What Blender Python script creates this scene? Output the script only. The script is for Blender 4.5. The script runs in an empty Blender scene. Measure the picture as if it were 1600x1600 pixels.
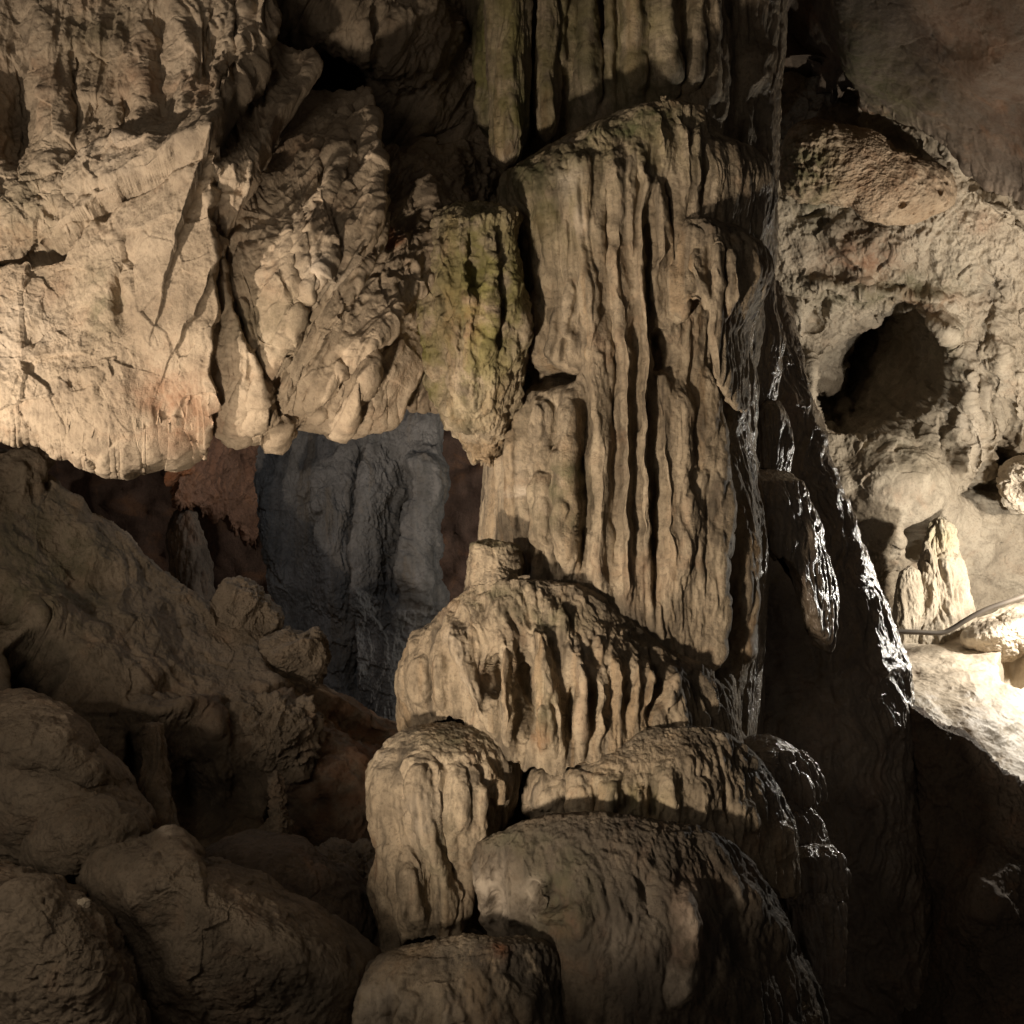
import bpy, math, random
import numpy as np
np.seterr(all='ignore')
C = bpy.context.scene.collection
S = bpy.context.scene
# ------------------------------------------------------------------ camera
Z0 = 4.0                                   # eye height above the cave floor (viewing platform)
HALF = math.radians(25.0)
K = math.tan(HALF) / 800.0
cam = bpy.data.cameras.new('camera'); co = bpy.data.objects.new('camera', cam); C.objects.link(co)
co.location = (0, 0, Z0); co.rotation_euler = (math.radians(90), 0, 0)
cam.sensor_width = 36; cam.lens = 18 / math.tan(HALF); cam.clip_start = .05; cam.clip_end = 200
S.camera = co
# ------------------------------------------------------------------ world: a closed cave, next to no sky
w = bpy.data.worlds.new('World'); S.world = w; w.use_nodes = True
bg = w.node_tree.nodes['Background']
bg.inputs[0].default_value = (1.0, .84, .70, 1); bg.inputs[1].default_value = .032
# ------------------------------------------------------------------ the show cave's lamps, and some added fill lights
def aim(o, tgt):
    from mathutils import Vector
    d = Vector(tgt) - o.location
    o.rotation_euler = d.to_track_quat('-Z', 'Y').to_euler()
def lamp(name, kind, loc, col, power, radius, tgt=None, size=None, blend=1.0):
    l = bpy.data.lights.new(name, kind); l.color = col; l.energy = power; l.shadow_soft_size = radius
    o = bpy.data.objects.new(name, l); C.objects.link(o); o.location = loc
    if kind == 'SPOT':
        l.spot_size = math.radians(size); l.spot_blend = blend; aim(o, tgt)
    return o
WARM = (1.0, .82, .63)
lamp('column_floodlight', 'SPOT', (-1.9, 3.1, Z0 - 2.2), WARM, 1500, .16, (1.0, 8.0, Z0 + .6), 74, 1.0)
lamp('wall_floodlight', 'SPOT', (-4.5, 4.25, Z0 - .25), (1.0, .83, .66), 800, .06, (-2.1, 7.2, Z0 + 1.2), 92, 1.0)
lamp('chamber_lamp', 'POINT', (6.2, 11.4, Z0 - .5), (1.0, .94, .84), 450, .06)
lamp('chamber_wall_fill', 'SPOT', (7.0, 9.8, Z0 + .0), (1.0, .88, .73), 950, .1, (5.0, 14.0, Z0 + 1.5), 94, .5)  # added unseen light for the chamber wall, aimed clear of the column
lamp('cool_lamp', 'POINT', (-1.9, 10.4, Z0 + 1.2), (.90, .95, 1.0), 30, .14)
lamp('orange_lamp', 'POINT', (-3.0, 10.2, Z0 + .95), (1.0, .66, .42), 6, .1)
lamp('slope_fill', 'POINT', (-2.4, 1.5, Z0 + 1.6), (1.0, .84, .67), 100, .8)  # soft fill light added for the lower-left rocks
lamp('boulder_fill', 'POINT', (-3.4, 4.0, Z0 - .9), (1.0, .84, .66), 70, .35)  # second added fill, low and near, to brighten the lower boulders
# ------------------------------------------------------------------ exposure
S.view_settings.view_transform = 'Standard'; S.view_settings.look = 'None'
S.view_settings.exposure = 0; S.view_settings.gamma = 1
cy_ = S.cycles; cy_.max_bounces = 5; cy_.diffuse_bounces = 3; cy_.glossy_bounces = 2
cy_.use_denoising = True; cy_.sample_clamp_indirect = 4; cy_.caustics_reflective = False

# ================================================================== noise
def _hash(ix, iy, iz, seed):
    h = ix * np.uint32(2654435761) ^ (iy * np.uint32(2246822519) + np.uint32(374761393)) ^ (iz * np.uint32(3266489917) + np.uint32((seed * 668265263 + 12345) & 0xffffffff))
    h = (h ^ (h >> np.uint32(16))) * np.uint32(2246822507)
    h = (h ^ (h >> np.uint32(13))) * np.uint32(3266489909)
    return h ^ (h >> np.uint32(16))
_G = np.random.RandomState(5).normal(size=(256, 3)).astype(np.float32)
_G /= np.linalg.norm(_G, axis=1, keepdims=True)
def perlin(x, y, z, seed=0):
    x, y, z = (.36 * x + .48 * y - .80 * z, -.80 * x + .60 * y, .48 * x + .64 * y + .60 * z)     # turned off the axes
    x = x.astype(np.float32); y = y.astype(np.float32); z = z.astype(np.float32)
    x0 = np.floor(x); y0 = np.floor(y); z0 = np.floor(z)
    fx = x - x0; fy = y - y0; fz = z - z0
    ix = x0.astype(np.int32).astype(np.uint32); iy = y0.astype(np.int32).astype(np.uint32); iz = z0.astype(np.int32).astype(np.uint32)
    u = fx * fx * fx * (fx * (fx * 6 - 15) + 10); v = fy * fy * fy * (fy * (fy * 6 - 15) + 10); t = fz * fz * fz * (fz * (fz * 6 - 15) + 10)
    out = 0
    for a in (0, 1):
        wx = u if a else 1 - u
        for b in (0, 1):
            wy = wx * (v if b else 1 - v)
            for c in (0, 1):
                g = _G[_hash(ix + np.uint32(a), iy + np.uint32(b), iz + np.uint32(c), seed) & np.uint32(255)]
                out = out + wy * (t if c else 1 - t) * (g[..., 0] * (fx - a) + g[..., 1] * (fy - b) + g[..., 2] * (fz - c))
    return out * 1.5
def fbm(P, f, oct=4, gain=.5, seed=0, an=(1, 1, 1)):
    r = 0; a = 1
    for i in range(oct):
        r = r + a * perlin(P[..., 0] * f * an[0] + 7.3 * i, P[..., 1] * f * an[1] + 3.1 * i, P[..., 2] * f * an[2] + 5.7 * i, seed + i)
        a *= gain; f *= 2.03
    return r
def ridged(P, f, oct=4, gain=.5, seed=0, an=(1, 1, 1)):          # sharp crests
    r = 0; a = 1
    for i in range(oct):
        r = r + a * (.5 - 1.6 * np.abs(perlin(P[..., 0] * f * an[0] + 7.3 * i, P[..., 1] * f * an[1] + 3.1 * i, P[..., 2] * f * an[2] + 5.7 * i, seed + i)))
        a *= gain; f *= 2.07
    return r
def worley(P, f, seed=0):                                          # F1 distance
    x, y, z = P[..., 0] * f, P[..., 1] * f, P[..., 2] * f
    x, y, z = (.36 * x + .48 * y - .80 * z, -.80 * x + .60 * y, .48 * x + .64 * y + .60 * z)
    x0 = np.floor(x); y0 = np.floor(y); z0 = np.floor(z)
    ix = x0.astype(np.int32); iy = y0.astype(np.int32); iz = z0.astype(np.int32)
    best = np.full(x.shape, 9., np.float32)
    for a in (-1, 0, 1):
        for b in (-1, 0, 1):
            for c in (-1, 0, 1):
                h = _hash((ix + a).astype(np.uint32), (iy + b).astype(np.uint32), (iz + c).astype(np.uint32), seed)
                dx = x0 + a + (h & np.uint32(1023)) / 1023. - x
                dy = y0 + b + ((h >> np.uint32(10)) & np.uint32(1023)) / 1023. - y
                dz = z0 + c + ((h >> np.uint32(20)) & np.uint32(1023)) / 1023. - z
                best = np.minimum(best, dx * dx + dy * dy + dz * dz)
    return np.sqrt(best)
def facets(P, f, seed=0):                                          # broken rock: every cell a tilted flat chip
    x, y, z = P[..., 0] * f, P[..., 1] * f, P[..., 2] * f
    x, y, z = (.36 * x + .48 * y - .80 * z, -.80 * x + .60 * y, .48 * x + .64 * y + .60 * z)
    x0 = np.floor(x); y0 = np.floor(y); z0 = np.floor(z)
    ix = x0.astype(np.int32); iy = y0.astype(np.int32); iz = z0.astype(np.int32)
    best = np.full(x.shape, 9., np.float32); out = np.zeros(x.shape)
    for a in (-1, 0, 1):
        for b in (-1, 0, 1):
            for c in (-1, 0, 1):
                h = _hash((ix + a).astype(np.uint32), (iy + b).astype(np.uint32), (iz + c).astype(np.uint32), seed)
                dx = x0 + a + (h & np.uint32(1023)) / 1023. - x
                dy = y0 + b + ((h >> np.uint32(10)) & np.uint32(1023)) / 1023. - y
                dz = z0 + c + ((h >> np.uint32(20)) & np.uint32(1023)) / 1023. - z
                q = dx * dx + dy * dy + dz * dz
                g = _G[(h >> np.uint32(7)) & np.uint32(255)]
                val = -(g[..., 0] * dx + g[..., 1] * dy + g[..., 2] * dz) + g[..., 1] * .4
                m = q < best; best = np.where(m, q, best); out = np.where(m, val, out)
    return out / f
def sstep(a, b, x):
    t = np.clip((x - a) / (b - a), 0, 1); return t * t * (3 - 2 * t)
def warpP(P, f, amp, seed=50, oct=2):
    return P + amp * np.stack([fbm(P, f, oct, .5, seed), fbm(P, f, oct, .5, seed + 11), fbm(P, f, oct, .5, seed + 23)], -1)
# flowing calcite: rounded ribs and sharp furrows running down the stone
def flutes(P, f=3.2, seed=1, wob=.05, stretch=.09):
    Q = P.copy()
    q1 = fbm(P * np.array([1, 1, .8]), 1.3, 3, .5, seed + 40)
    Q[..., 0] += wob * 1.6 * q1; Q[..., 1] += wob * 1.2 * fbm(P, 1.7, 2, .5, seed + 60)
    a = np.abs(perlin(Q[..., 0] * f, Q[..., 1] * f, Q[..., 2] * f * stretch, seed))
    b = np.abs(perlin(Q[..., 0] * f * 2.6 + 9, Q[..., 1] * f * 2.6, Q[..., 2] * f * 2.6 * stretch, seed + 1))
    c = np.abs(perlin(Q[..., 0] * f * 6.3 + 3, Q[..., 1] * f * 6.3, Q[..., 2] * f * 6.3 * stretch * 1.6, seed + 2))
    return np.minimum(a, .5) * .8 + np.minimum(b, .5) * .55 + np.minimum(c, .5) * .18

# ================================================================== traced relief features
def seg_dist(px, py, pts):
    best = np.full(px.shape, 1e9); sd = np.zeros(px.shape); tt = np.zeros(px.shape); acc = 0.
    tot = sum(math.hypot(b[0] - a[0], b[1] - a[1]) for a, b in zip(pts[:-1], pts[1:])) + 1e-9
    for (x0, y0), (x1, y1) in zip(pts[:-1], pts[1:]):
        dx, dy = x1 - x0, y1 - y0; L = dx * dx + dy * dy + 1e-9
        t = np.clip(((px - x0) * dx + (py - y0) * dy) / L, 0, 1)
        ex, ey = px - x0 - t * dx, py - y0 - t * dy
        d = np.sqrt(ex * ex + ey * ey)
        s = np.sign(dx * ey - dy * ex)
        m = d < best; best = np.where(m, d, best); sd = np.where(m, s * d, sd); tt = np.where(m, (acc + t * math.sqrt(L)) / tot, tt)
        acc += math.sqrt(L)
    return best, sd, tt, tot
def relief(px, py, feats, wob=5., seed=3):
    """metres towards the viewer's side: ridges, ledges, knobs and pits of one surface"""
    if not feats: return np.zeros(px.shape)
    Q = np.stack([px / 60., py / 60., np.zeros_like(px)], -1)
    a = px + wob * fbm(Q, 1., 3, .55, seed); b = py + wob * fbm(Q, 1., 3, .55, seed + 9)
    d = np.zeros(px.shape)
    for f in feats:
        k = f[0]
        if k in 'rl':
            pts = f[1]; wd = f[2]; xs = [p[0] for p in pts]; ys = [p[1] for p in pts]
            m = wd * 3.2 if k == 'r' else max(wd * 3, f[4] * 3.5)
            box = (a > min(xs) - m) & (a < max(xs) + m) & (b > min(ys) - m) & (b < max(ys) + m)
            if not box.any(): continue
            dd, sd, tt, tot = seg_dist(a[box], b[box], pts)
            if k == 'r':
                e = min(.33, 2.2 * wd / tot) if tot > 4 * wd else 1e-3
                e = max(e, min(.33, 45. / tot)) if tot > 4 * wd else e
                d[box] += f[3] * np.exp(-(dd / wd) ** 2) * (.12 + .88 * sstep(0, e, tt)) * (.12 + .88 * sstep(0, e, 1 - tt))
            else:
                dec = f[4]
                d[box] += f[3] * sstep(-wd, wd, sd) * np.exp(-np.maximum(dd - wd, 0) / dec) * (1 - sstep(dec * 2, dec * 3.4, dd))
        else:
            _, cx, cy, rx, ry, amp = f[:6]
            q = ((a - cx) / rx) ** 2 + ((b - cy) / ry) ** 2
            if k == 'b': d += amp * np.exp(-q)
            elif k == 'p': d += amp * (1 - sstep(.7, 1.15, np.sqrt(q)))
            elif k == 'k': d += amp * np.sqrt(np.maximum(1 - q, 0))
    return d
def mask(px, py, feats, wob=14., seed=8):
    return np.clip(relief(px, py, feats, wob, seed), 0, 1)

# ================================================================== mesh makers
def W(px, py, Y):
    return np.stack([(px - 800.) * K * Y, Y + 0 * px, Z0 - (py - 800.) * K * Y], -1)
def normals(P):
    du = np.gradient(P, axis=1); dv = np.gradient(P, axis=0)
    n = np.cross(du, dv); l = np.linalg.norm(n, axis=-1, keepdims=True)
    return n / np.maximum(l, 1e-9)
def smooth2(A, n):
    for _ in range(n):
        B = A.copy(); B[1:-1] = (A[:-2] + 2 * A[1:-1] + A[2:]) / 4; A = B.copy(); A[:, 1:-1] = (B[:, :-2] + 2 * B[:, 1:-1] + B[:, 2:]) / 4
    return A
def grid_object(name, P, mat, parent=None, attrs=None):
    nv, nu = P.shape[:2]; N = nv * nu
    idx = np.arange(N).reshape(nv, nu)
    q = np.stack([idx[:-1, :-1], idx[:-1, 1:], idx[1:, 1:], idx[1:, :-1]], -1).reshape(-1, 4)
    me = bpy.data.meshes.new(name)
    me.vertices.add(N); me.vertices.foreach_set('co', P.reshape(-1).astype(np.float32))
    me.loops.add(q.size); me.loops.foreach_set('vertex_index', q.reshape(-1).astype(np.int32))
    me.polygons.add(len(q)); me.polygons.foreach_set('loop_start', np.arange(0, q.size, 4, dtype=np.int32))
    me.polygons.foreach_set('loop_total', np.full(len(q), 4, np.int32))
    me.polygons.foreach_set('use_smooth', np.ones(len(q), bool))
    for k, v in (attrs or {}).items():
        at = me.attributes.new(k, 'FLOAT', 'POINT'); at.data.foreach_set('value', np.broadcast_to(v, (nv, nu)).reshape(-1).astype(np.float32))
    me.update(); me.validate(); me.materials.append(mat)
    o = bpy.data.objects.new(name, me); C.objects.link(o)
    if parent is not None:
        o.parent = parent; o.matrix_parent_inverse = parent.matrix_world.inverted()
    return o
def finish(name, P, N, px, py, mat, parent, feats, noise, front, masks, wob=5.):
    """front: 1 where traced relief applies; noise(P, N, px, py) -> metres"""
    d = relief(px, py, feats, wob) * front if feats else np.zeros(px.shape)
    P1 = P + N * d[..., None]
    N1 = smooth2(normals(P1), 6); N1 = np.where((N1 * N).sum(-1, keepdims=True) < 0, -N1, N1)
    if noise is not None:
        P1 = P1 + N1 * noise(P1, N1, px, py)[..., None]
    at = {k: mask(px, py, v) for k, v in (masks or {}).items()}
    return grid_object(name, P1, mat, parent, at)
def smooth1(a, n):
    for _ in range(n):
        b = a.copy(); b[1:-1] = (a[:-2] + 2 * a[1:-1] + a[2:]) / 4; a = b
    return a
def loft(name, rows, mat, parent=None, hem=None, nu=420, nv=420, feats=(), noise=None, masks=None, se=2.0, curl=.3, smooth=10, wob=5., ragged=0, seed=0, fs=.62):
    """a body of stone round its own upright axis. rows: (py, left, right, depth of axis, half thickness)"""
    R = np.array(rows, float)
    # even steps along the outline so that flat tops get rings too
    hw = (R[:, 2] - R[:, 1]) / 2
    s = np.r_[0, np.cumsum(np.hypot(np.diff(R[:, 0]), np.diff(hw)))]; s /= s[-1]
    v = np.linspace(0, 1, nv)
    dense = np.stack([np.interp(v, s, R[:, i]) for i in range(5)], -1)
    for i in range(1, 5):
        t0 = dense[0, i]; dense[:, i] = smooth1(dense[:, i], smooth * 4); dense[0, i] = t0
    dense[:, 0] = np.maximum.accumulate(dense[:, 0] + np.arange(nv) * 1e-4)
    th = np.r_[np.linspace(-math.pi, -1.95, nu // 12)[:-1], np.linspace(-1.95, 1.95, nu - 2 * (nu // 12) + 2), np.linspace(1.95, math.pi, nu // 12)[1:]]
    T, V = np.meshgrid(th, v)
    sn, cs = np.sin(T), np.cos(T)
    ex = 2. / se
    sn = np.sign(sn) * np.abs(sn) ** ex; cs = np.sign(cs) * np.abs(cs) ** ex
    top, bot = dense[0, 0], dense[-1, 0]
    shr = np.zeros_like(T)
    PY = np.interp(V, v, dense[:, 0])
    if hem is not None:
        H = np.array(hem, float)
        cx = (dense[-1, 1] + dense[-1, 2]) / 2; rx = (dense[-1, 2] - dense[-1, 1]) / 2
        hx = cx + rx * sn[-1]
        hy = np.interp(hx, H[:, 0], H[:, 1])
        if ragged:
            Q = np.stack([hx / 40., th * 1.5, np.full_like(hx, seed * 3.3)], -1)
            hy = hy + ragged * fbm(Q, 1., 4, .7, 70 + seed)
        vc = .93
        tt = np.clip(V / vc, 0, 1); cc = np.clip((V - vc) / (1 - vc), 0, 1)
        base = np.interp(tt, v, dense[:, 0])
        PY = top + (base - top) * ((hy - top) / (bot - top))[None, :]
        shr = cc; PY = PY - 14 * np.sin(cc * 1.5)
    L = np.interp(PY, dense[:, 0], dense[:, 1]); Rr = np.interp(PY, dense[:, 0], dense[:, 2])
    CY = np.interp(PY, dense[:, 0], dense[:, 3]); RY = np.interp(PY, dense[:, 0], dense[:, 4])
    if hem is None:
        L, Rr, CY, RY = [np.broadcast_to(dense[:, i][:, None], T.shape) for i in (1, 2, 3, 4)]
    px = (L + Rr) / 2 + (Rr - L) / 2 * sn * (1 - curl * shr)
    Y = CY - RY * cs * (1 - curl * shr)
    P = W(px, PY, Y)
    N = normals(P)
    ref = np.stack([np.sin(T), -np.cos(T), 0 * T], -1)
    if (N * ref).sum() < 0: N = -N
    N = smooth2(N, 3)
    front = sstep(-.35, .15, np.cos(T)) * (1 - shr)
    return finish(name, P, N, px, PY, mat, parent, feats, noise, front * fs, masks, wob)
def rbf(px, py, ctrl):
    c = np.array(ctrl, float); n = len(c); X = c[:, :2] / 400.
    r = np.linalg.norm(X[:, None] - X[None], axis=-1)
    A = np.zeros((n + 3, n + 3)); A[:n, :n] = r; A[:n, n] = 1; A[:n, n + 1:] = X; A[n, :n] = 1; A[n + 1:, :n] = X.T
    w_ = np.linalg.solve(A, np.r_[c[:, 2], 0, 0, 0])
    out = w_[n] + w_[n + 1] * px / 400. + w_[n + 2] * py / 400.
    for i in range(n): out = out + w_[i] * np.hypot(px / 400. - X[i, 0], py / 400. - X[i, 1])
    return out
def poly_at(pts, u):
    p = np.array(pts, float); s = np.r_[0, np.cumsum(np.linalg.norm(np.diff(p, axis=0), axis=1))]; s /= s[-1]
    return np.interp(u, s, p[:, 0]), np.interp(u, s, p[:, 1])
def sheet(name, top, bot, ctrl, mat, parent=None, nu=500, nv=500, feats=(), noise=None, masks=None, lip=0, lip_top=0, ragged=0, wob=6., seed=0, base_smooth=20, side=0):
    """a rock face hung between two traced edges, rolling back at its lower (and upper) lip"""
    u = np.linspace(0, 1, nu)
    tx, ty = poly_at(top, u); bx, by = poly_at(bot, u)
    jag = by - smooth1(by, 400); by = by - jag
    if ragged:
        Q = np.stack([bx / 34., by / 34., 0 * bx + seed], -1); jag = jag + ragged * fbm(Q, 1., 4, .7, 90 + seed)
    nl = nv // 6 if lip else 0; nt = nv // 8 if lip_top else 0
    v = np.linspace(0, 1, nv - nl - nt)
    px = tx[None] + (bx - tx)[None] * v[:, None]; py = ty[None] + (by - ty)[None] * v[:, None]
    Y = rbf(px, py, ctrl)
    Y = smooth2(Y, base_smooth)
    dp = jag[None] * (v ** 7)[:, None]; Y = Y + np.gradient(Y, axis=0) / np.gradient(py, axis=0) * dp; py = py + dp
    fr = np.ones(px.shape)
    if side:                                                       # roll the right-hand edge back
        q = np.clip((u - (1 - side)) / side, 0, 1)
        Y = Y + (1 - np.sqrt(np.maximum(1 - q ** 2, 0)))[None] * side * 3.
    if lip:
        c = np.linspace(0, 1, nl + 1)[1:]
        roll = min(.35 * lip, .3)
        k = max(2, int(.10 * len(v)))                              # round the lip over
        q = np.linspace(0, 1, k); Y[-k:] += (roll * (1 - np.sqrt(1 - q ** 2)))[:, None]
        lx = np.repeat(px[-1:], nl, 0); ly = py[-1:] - (26 * np.sin(c * 1.4))[:, None]
        lY = Y[-1:] + (lip * c ** 1.2)[:, None]
        px = np.r_[px, lx]; py = np.r_[py, ly]; Y = np.r_[Y, lY]; fr = np.r_[fr, np.repeat(1 - c[:, None], px.shape[1], 1)]
    if lip_top:
        c = np.linspace(1, 0, nt + 1)[:-1]
        lx = np.repeat(px[:1], nt, 0); ly = py[:1] + (10 * np.sin(c * 1.4))[:, None]; lY = Y[:1] + (lip_top * c ** 1.3)[:, None]
        px = np.r_[lx, px]; py = np.r_[ly, py]; Y = np.r_[lY, Y]; fr = np.r_[np.repeat(1 - c[:, None], px.shape[1], 1), fr]
    P = W(px, py, Y); N = normals(P)
    if N[..., 1].sum() > 0: N = -N
    N = smooth2(N, 4)
    return finish(name, P, N, px, py, mat, parent, feats, noise, fr, masks, wob)
def boulder(name, outline, Y, thick, mat, parent=None, nu=260, nv=200, feats=(), noise=None, masks=None, centre=None, tilt=0, flat=1.0):
    """a closed rounded rock: traced outline, real thickness front and back"""
    o = np.array(outline, float); c = np.array(centre if centre else o.mean(0))
    ang = np.arctan2(o[:, 1] - c[1], o[:, 0] - c[0]); rad = np.hypot(o[:, 0] - c[0], o[:, 1] - c[1])
    i = np.argsort(ang); ang, rad = ang[i], rad[i]
    th = np.linspace(0, 2 * math.pi, nu)
    r = np.interp((th + math.pi) % (2 * math.pi) - math.pi, np.r_[ang - 2 * math.pi, ang, ang + 2 * math.pi], np.r_[rad, rad, rad])
    for _ in range(max(2, nu // 40)):
        r = (np.r_[r[-2:-1], r[:-1]] + 2 * r + np.r_[r[1:], r[1:2]]) / 4
    phi = np.r_[np.linspace(.002, 1.7, nv - nv // 5), np.linspace(1.7, math.pi - .01, nv // 5 + 1)[1:]]
    T, F = np.meshgrid(th, phi)
    sp = np.sin(F); cp = np.sign(np.cos(F)) * np.abs(np.cos(F)) ** flat
    px = c[0] + r[None] * sp * np.cos(T); py = c[1] + r[None] * sp * np.sin(T)
    Yd = Y - thick * cp + tilt * (c[1] - py) / 100.
    P = W(px, py, Yd); N = normals(P)
    ctr = W(np.array(c[0]), np.array(c[1]), np.array(float(Y)))
    if (N * (P - ctr)).sum() < 0: N = -N
    N = smooth2(N, 3)
    N[:2] = N[2:3].mean(1, keepdims=True); N /= np.linalg.norm(N, axis=-1, keepdims=True)
    front = sstep(-.3, .2, np.cos(F))
    return finish(name, P, N, px, py, mat, parent, feats, noise, front, masks)

# ------------------------------------------------------------------ stone textures as real relief
def n_rock(big=.10, mid=.05, fine=.018, f=1.1, an=(1, 1, 1), seed=0, chip=.28):
    def fn(P, N, px, py):
        Q = warpP(P, .9 * f, .22, 50 + seed)
        d = big * fbm(Q, f, 3, .5, seed, an) + mid * ridged(Q, f * 2.6, 4, .55, seed + 5, an) + fine * fbm(P, f * 14, 3, .6, seed + 9)
        if chip: d = d + chip * facets(warpP(P, 2.2, .05, 80 + seed), f * 2.4, seed + 2) + chip * .7 * facets(warpP(P, 5., .02, 84 + seed), f * 7., seed + 3)
        return d
    return fn
def n_flow(amp=.10, f=3.0, big=.05, fine=.008, seed=0, stretch=.09, wob=.05, flat=.75):
    def fn(P, N, px, py):
        up = 1 - sstep(flat - .25, flat + .1, np.abs(N[..., 2]))     # level tops stay smooth
        d = big * fbm(P, 1.1, 3, .5, seed + 3, (1, 1, .5))
        d = d + amp * (flutes(P, f, seed, wob, stretch) - .25) * (.12 + .88 * up)
        # horizontal ripples and fine grain
        d = d + fine * 1.2 * fbm(P, 7., 3, .6, seed + 17, (1, 1, .7)) * (.15 + .85 * up) + fine * fbm(P, 26., 2, .6, seed + 19, (1, 1, .5))
        return d
    return fn
def n_smooth(big=.08, fine=.006, f=1.0, seed=0):
    def fn(P, N, px, py):
        return big * fbm(P, f, 3, .45, seed) + big * .15 * ridged(P, f * 4.5, 3, .5, seed + 4) + fine * fbm(P, 18., 3, .6, seed + 7)
    return fn
def n_crust(amp=.06, f=5., seed=0, base=None):
    def fn(P, N, px, py):
        Q = warpP(P, 3., .08, 33 + seed)
        d = amp * (1 - 1.5 * worley(Q, f, seed)) + amp * .45 * (1 - 1.5 * worley(Q, f * 2.3, seed + 3)) + amp * .2 * fbm(P, 20., 3, .6, seed)
        return d + (base(P, N, px, py) if base else 0)
    return fn

# ================================================================== materials (procedural)
def stone(name, light, mid, dark, streak=.5, scale=1.0, bump=.5, rough=.75, spec=.3, rust=(.27, .13, .06), rust_amt=.25, wet=0., pits=0.):
    m = bpy.data.materials.new(name); m.use_nodes = True; nt = m.node_tree; n = nt.nodes; l = nt.links
    b = n['Principled BSDF']
    tc = n.new('ShaderNodeTexCoord')
    def noise(sc, det=6, ro=.6, mp=None, dist=0.):
        t = n.new('ShaderNodeTexNoise'); t.inputs['Scale'].default_value = sc; t.inputs['Detail'].default_value = det
        t.inputs['Roughness'].default_value = ro; t.inputs['Distortion'].default_value = dist
        l.new((mp or tc).outputs['Vector' if mp else 'Object'], t.inputs['Vector']); return t
    mp = n.new('ShaderNodeMapping'); mp.inputs['Scale'].default_value = (1, 1, .10); l.new(tc.outputs['Object'], mp.inputs['Vector'])
    def ramp(src, a, b_, inv=False):
        r = n.new('ShaderNodeMapRange'); r.inputs[1].default_value = a; r.inputs[2].default_value = b_
        r.inputs[3].default_value = 1. if inv else 0.; r.inputs[4].default_value = 0. if inv else 1.; r.interpolation_type = 'SMOOTHSTEP'
        l.new(src, r.inputs[0]); return r.outputs[0]
    def mul(a, k):
        q = n.new('ShaderNodeMath'); q.operation = 'MULTIPLY'; l.new(a, q.inputs[0])
        if isinstance(k, (int, float)): q.inputs[1].default_value = k
        else: l.new(k, q.inputs[1])
        return q.outputs[0]
    def mix(fac, a, b_):
        q = n.new('ShaderNodeMix'); q.data_type = 'RGBA'; l.new(fac, q.inputs[0])
        for s, v in ((6, a), (7, b_)):
            if isinstance(v, tuple): q.inputs[s].default_value = (*v, 1)
            else: l.new(v, q.inputs[s])
        return q.outputs[2]
    na = noise(1.3 * scale, 8, .62, None, .4); nb = noise(6. * scale, 8, .65); ns = noise(9. * scale, 6, .6, mp, .3); nc = noise(2.6 * scale, 5, .6, None, .6)
    nf = noise(38. * scale, 5, .7)
    col = mix(ramp(na.outputs[0], .36, .62), mid, light)
    col = mix(mul(ramp(nb.outputs[0], .45, .72), .55), col, dark)
    if streak: col = mix(mul(ramp(ns.outputs[0], .46, .70), streak), col, dark)
    if streak > .5:
        mb = n.new('ShaderNodeMapping'); mb.inputs['Scale'].default_value = (1, 1, .07); l.new(tc.outputs['Object'], mb.inputs['Vector'])
        nd = noise(3.2, 5, .6, mb, .5); ne = noise(4.6, 4, .55, mb, .4)
        col = mix(mul(ramp(nd.outputs[0], .53, .66), .6), col, tuple(.42 * c for c in mid))
        col = mix(mul(ramp(ne.outputs[0], .55, .68), .45), col, (min(1, light[0] * 1.25), light[1] * 1.22, light[2] * 1.2))
        col = mix(mul(ramp(nd.outputs[0], .46, .36), .3), col, (mid[0] * 1.15, mid[1] * .9, mid[2] * .6))
    col = mix(mul(ramp(nc.outputs[0], .52, .74), rust_amt), col, rust)
    col = mix(mul(ramp(nf.outputs[0], .48, .70), .5), col, dark)
    def attr(name):
        a = n.new('ShaderNodeAttribute'); a.attribute_name = name; return a.outputs['Fac']
    br = ramp(nb.outputs[0], .30, .62)
    col = mix(mul(attr('moss'), ramp(nc.outputs[0], .34, .58)), col, (.172, .158, .055))
    col = mix(mul(attr('green'), br), col, (.085, .088, .040))
    col = mix(mul(attr('grime_shade'), ramp(nb.outputs[0], .22, .5)), col, (.060, .050, .038))  # dirt on the tops, and shade painted into recesses and a shadow strip
    col = mix(mul(attr('rust'), br), col, (.30, .115, .045))
    col = mix(mul(attr('chalk_lit'), ramp(nb.outputs[0], .3, .6)), col, (.58, .50, .40))  # chalky crust, and painted lamplight on the wall and the third tier
    l.new(col, b.inputs['Base Color'])
    # grain
    h1 = noise(24. * scale, 9, .68); h2 = noise(95. * scale, 4, .7)
    ad = n.new('ShaderNodeMath'); ad.operation = 'ADD'; l.new(h1.outputs[0], ad.inputs[0]); l.new(mul(h2.outputs[0], .28), ad.inputs[1])
    hsrc = ad.outputs[0]
    ad2 = n.new('ShaderNodeMath'); ad2.operation = 'ADD'; l.new(hsrc, ad2.inputs[0]); l.new(mul(ns.outputs[0], .55 * streak), ad2.inputs[1]); hsrc = ad2.outputs[0]
    if pits:
        vo = n.new('ShaderNodeTexVoronoi'); vo.inputs['Scale'].default_value = 9; l.new(tc.outputs['Object'], vo.inputs['Vector'])
        ad3 = n.new('ShaderNodeMath'); ad3.operation = 'ADD'; l.new(hsrc, ad3.inputs[0]); l.new(mul(ramp(vo.outputs[0], .05, .25), pits), ad3.inputs[1]); hsrc = ad3.outputs[0]
    bp = n.new('ShaderNodeBump'); bp.inputs['Strength'].default_value = bump; bp.inputs['Distance'].default_value = .035
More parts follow.
